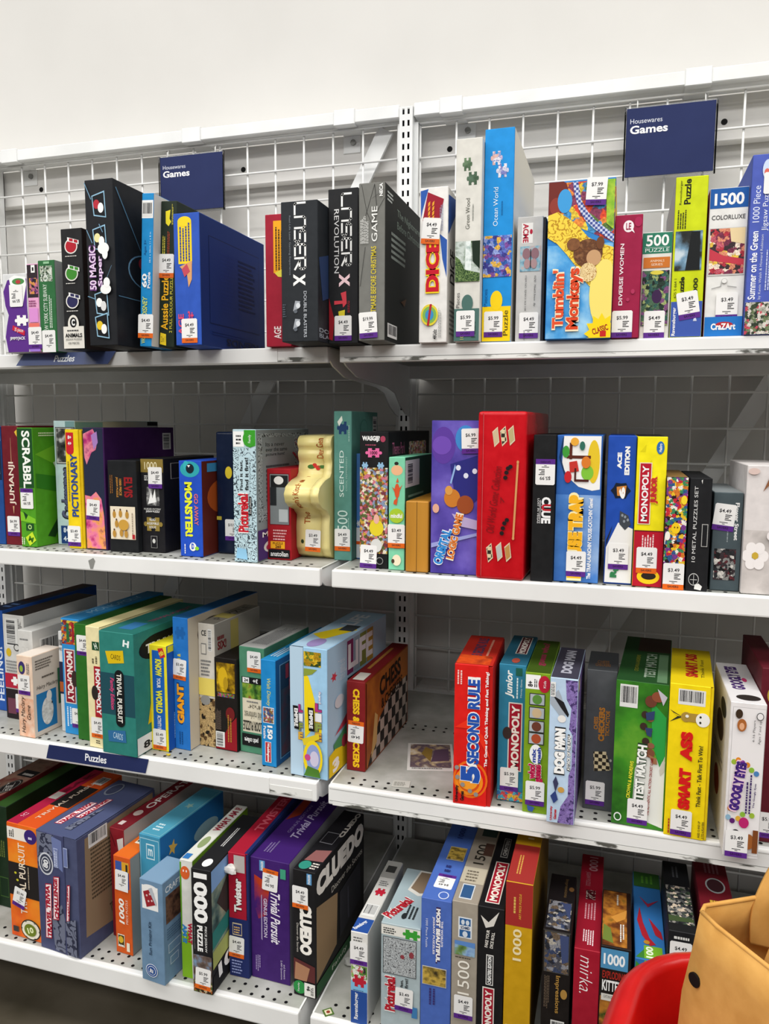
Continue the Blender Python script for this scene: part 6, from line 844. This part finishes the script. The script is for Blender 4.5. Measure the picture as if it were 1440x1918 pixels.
# ------------------------------------------------------------------ loose bits on the shelves
SKETCH = pic('soft', ['#d8d6d0', '#8a7a6a', '#5a4a5a', '#c9b48a', '#e6e4de'], 26)
cd = empty('postcard', (.160, -.392, SHZ[3]+.0004), (0, 0, math.radians(14))); tag(cd, 'sketched postcard lying flat on the third right shelf', 'card')
link('card', boxes_mesh('card', [(-.045, -.062, 0, .045, .062, .0008)]), mat('#d6d5d0'), cd); fc = Face(cd, (-.045, -.062, .0008), (1, 0, 0), (0, 1, 0), (0, 0, 1), .09, .124)
for q in (i(SKETCH, .06, .1, .94, .96), p('#5a4458', (.5, .3), (.9, .35), (.9, .8), (.6, .75)), p('#8a7034', (.3, .6), (.5, .3), (.55, .75), (.4, .85)), l('#3a3a38', .1, .05, .8, .09, 1)): fc.add(q)
pt_ = empty('paper_tag', (.136, -.520, SHZ[3]+.0004), (0, 0, math.radians(8))); tag(pt_, 'small torn paper tag stuck near the front of the third right shelf', 'tag')
link('paper', boxes_mesh('paper', [(-.016, -.013, 0, .016, .013, .0004)]), mat('#b7b6ae'), pt_); fc = Face(pt_, (-.016, -.013, .0004), (1, 0, 0), (0, 1, 0), (0, 0, 1), .032, .026); fc.add(l('#77766e', .1, .2, .9, .8, 4))
ds = empty('diamond_sticker', (.038, -.636, SHZ[4]+.0004), (0, 0, math.radians(40))); tag(ds, 'small green and cream square sticker at the joint of the lowest shelves', 'sticker')
link('sticker', boxes_mesh('sticker', [(-.0085, -.0085, 0, .0085, .0085, .0003)]), mat('#4a6a2a'), ds); fc = Face(ds, (-.0085, -.0085, .0003), (1, 0, 0), (0, 1, 0), (0, 0, 1), .017, .017); fc.add(r('#d8d0b0', .16, .16, .84, .84)); fc.add(e('#8a3a2a', .3, .3, .7, .7))
def crumple(name, loc, sx, sy, sz, m, label, cat, parent=None):
    bm = bmesh.new(); bmesh.ops.create_icosphere(bm, subdivisions=2, radius=1)
    for v in bm.verts: v.co *= random.uniform(.55, 1.15); v.co = Vector((v.co.x*sx, v.co.y*sy, (v.co.z*.5+.5)*sz))
    me = bpy.data.meshes.new(name); bm.to_mesh(me); bm.free(); o = link(name, me, m, parent, loc)
    if label: tag(o, label, cat)
    return o
crumple('paper_scrap', (.036, -.51, SHZ[4]+.001), .014, .01, .012, mat('#a8a8a4'), 'crumpled grey paper scrap beside the black detective box, lowest shelf', 'paper')
crumple('paper_scrap', (-.332, -.540, SHZ[3]+.0005), .006, .004, .003, mat('#c9b02a'), 'tiny yellow paper scrap on the third left shelf', 'paper')
d10 = [o for o in bpy.data.objects if o.get('label', '').startswith('red and navy party')][0]
x_, y_, w10, h10, dd10 = T['d10'][:5]
crumple('torn_paper', (-w10/2+.008, -dd10/2-.004, h10-.042), .015, .006, .022, mat('#dcd8d2'), None, None, d10)
# ------------------------------------------------------------------ red trolley basket with a tan tote bag
ZR = .712; th = math.radians(-12); ex = Vector((math.cos(th), math.sin(th))); ey = Vector((-math.sin(th), math.cos(th)))
HX, HY = .235, .25; ctr = Vector((.522, -1.022)) + ex*(HX+.030) - ey*(HY+.030)
def rrect(hx, hy, rr, n=7):
    o = []
    for cx, cy, a0 in ((hx-rr, hy-rr, 0), (-hx+rr, hy-rr, 90), (-hx+rr, -hy+rr, 180), (hx-rr, -hy+rr, 270)):
        for k in range(n+1):
            a = math.radians(a0+90*k/n); o.append((cx+rr*math.cos(a), cy+rr*math.sin(a)))
    return o
def loft(name, rings, cap=False, smooth=True):
    n = len(rings[0]); vs = [v for q in rings for v in q]; fs = []
    for k in range(len(rings)-1):
        for a in range(n): fs.append((k*n+a, k*n+(a+1) % n, (k+1)*n+(a+1) % n, (k+1)*n+a))
    if cap: fs.append(tuple((len(rings)-1)*n+a for a in range(n)))
    return pyd(name, vs, fs, smooth)
RED = noisy('red_plastic', '#b30d0c', '#c41210', 20, .3, 0)
tr = empty('shopping_trolley', (ctr.x, ctr.y, 0), (0, 0, th)); tag(tr, 'red plastic shopping trolley basket in the lower right foreground', 'trolley')
rings = [[(x, y, q) for x, y in rrect(HX+o, HY+o, .072+o)] for o, q in ((.032, ZR-.052), (.030, ZR-.030), (.024, ZR-.010), (.016, ZR-.001), (.008, ZR+.002), (.003, ZR), (0, ZR-.006), (-.012, ZR-.10), (-.03, ZR-.25))]
bk = link('basket', loft('basket', rings, True), RED, tr); sd_ = bk.modifiers.new('wall', 'SOLIDIFY'); sd_.thickness = .003; sd_.offset = -1
for sx in (-1, 1):
    for sy in (-1, 1):
        lg = link('leg', tube('leg', [(sx*(HX-.06), sy*(HY-.06), ZR-.2505), (sx*(HX-.02), sy*(HY-.02), .1), (sx*(HX-.02), sy*(HY-.02), .055)], .011, 8), STEEL, tr)
        wl = tube('wheel', [(-.012, 0, 0), (.012, 0, 0)], .045, 16); link('wheel', wl, BLACK, tr, (sx*(HX-.02), sy*(HY-.02), .046))
CANV = noisy('tan_canvas', '#bd8a45', '#d2a058', 40, .8, .25, 8, .3, .7, spec=.15, bdist=.002)
e1 = Vector((.62, -.785)); e2 = Vector((.86, .51)); L1, L2 = .26, .108
bag = empty('tote_bag', (.675, -1.24, .4515)); tag(bag, 'tan canvas tote bag standing in the red trolley basket', 'bag')
def bring(A, q, puff, grow=0):
    A = Vector(A); pts = []; base = [A, A+e1*L1, A+e1*L1+e2*L2, A+e2*L2]
    for k in range(4):
        a, b = base[k], base[(k+1) % 4]; d = (b-a); nn = Vector((d.y, -d.x)).normalized()
        for j in range(10):
            u = j/10; w_ = math.sin(math.pi*u)
            pts.append(a+d*u+nn*(-puff*w_ if True else 0))
    c_ = (base[0]+base[2])/2
    o = []
    for j, q_ in enumerate(pts):
        nb = (pts[(j-1) % 40]+pts[(j+1) % 40]+q_*2)/4          # soften the corners
        o.append((nb.x-.68, nb.y+1.24, q-.4515))
    return o
lev = [((.600, -1.150), .4525, -.004), ((.585, -1.148), .50, -.012), ((.569, -1.147), .58, -.012), ((.5585, -1.148), .68, -.009), ((.561, -1.152), .74, -.008), ((.567, -1.160), .79, -.004), ((.570, -1.163), .82, 0)]
rg = [bring(a, q, pf) for a, q, pf in lev]; n_ = len(rg[0])
bm_ = loft('bag_body', rg); bm2 = pyd('bag_body', [v.co for v in bm_.vertices], [tuple(q.vertices) for q in bm_.polygons] + [tuple(range(n_))[::-1]], True)
bb = link('bag_body', bm2, CANV, bag); sd_ = bb.modifiers.new('cloth', 'SOLIDIFY'); sd_.thickness = .003; sd_.offset = 0
hem = tube('hem', [rg[-1][k % n_] for k in range(n_+1)], .0020, 6); link('hem', hem, CANV, bag)
def strap(pts, wv, m, name='strap'):
    vs, fs = [], []; wv = Vector(wv); n = 14; P = [Vector(q) for q in pts]; Q = []
    for k in range(len(P)-1):
        p0, p1, p2, p3 = P[max(k-1, 0)], P[k], P[k+1], P[min(k+2, len(P)-1)]
        for j in range(n):
            u = j/n; Q.append(.5*((2*p1)+(p2-p0)*u+(2*p0-5*p1+4*p2-p3)*u*u+(3*p1-p0-3*p2+p3)*u**3))
    Q.append(P[-1])
    for q in Q: vs += [q-wv/2-Vector((.68, -1.24, .4515)), q+wv/2-Vector((.68, -1.24, .4515))]
    for k in range(len(Q)-1): fs.append((2*k, 2*k+1, 2*k+3, 2*k+2))
    o = link(name, pyd(name, vs, fs, True), m, bag); md = o.modifiers.new('cloth', 'SOLIDIFY'); md.thickness = .003; md.offset = 0
a2 = Vector((.570, -1.163))
f0 = a2+e2*.085; n0 = a2+e1*.085
strap([(.634, -1.128, .775), (.636, -1.128, .815), (.660, -1.120, .862), (.70, -1.15, .905), (.745, -1.21, .89), (.76, -1.27, .82)], (.030, .012, -.010), CANV)
strap([(.632, -1.212, .765), (.634, -1.212, .80), (.654, -1.208, .858), (.68, -1.235, .90), (.715, -1.29, .87), (.72, -1.325, .81)], (.036, -.030, .012), CANV)
sn = disc('snap', .0058, 16, .002); so = link('snap_button', sn, BLACK, bag, (.5735-.68, -1.172+1.24, .7635-.4515)); so.rotation_euler = (0, 0, math.radians(-51))
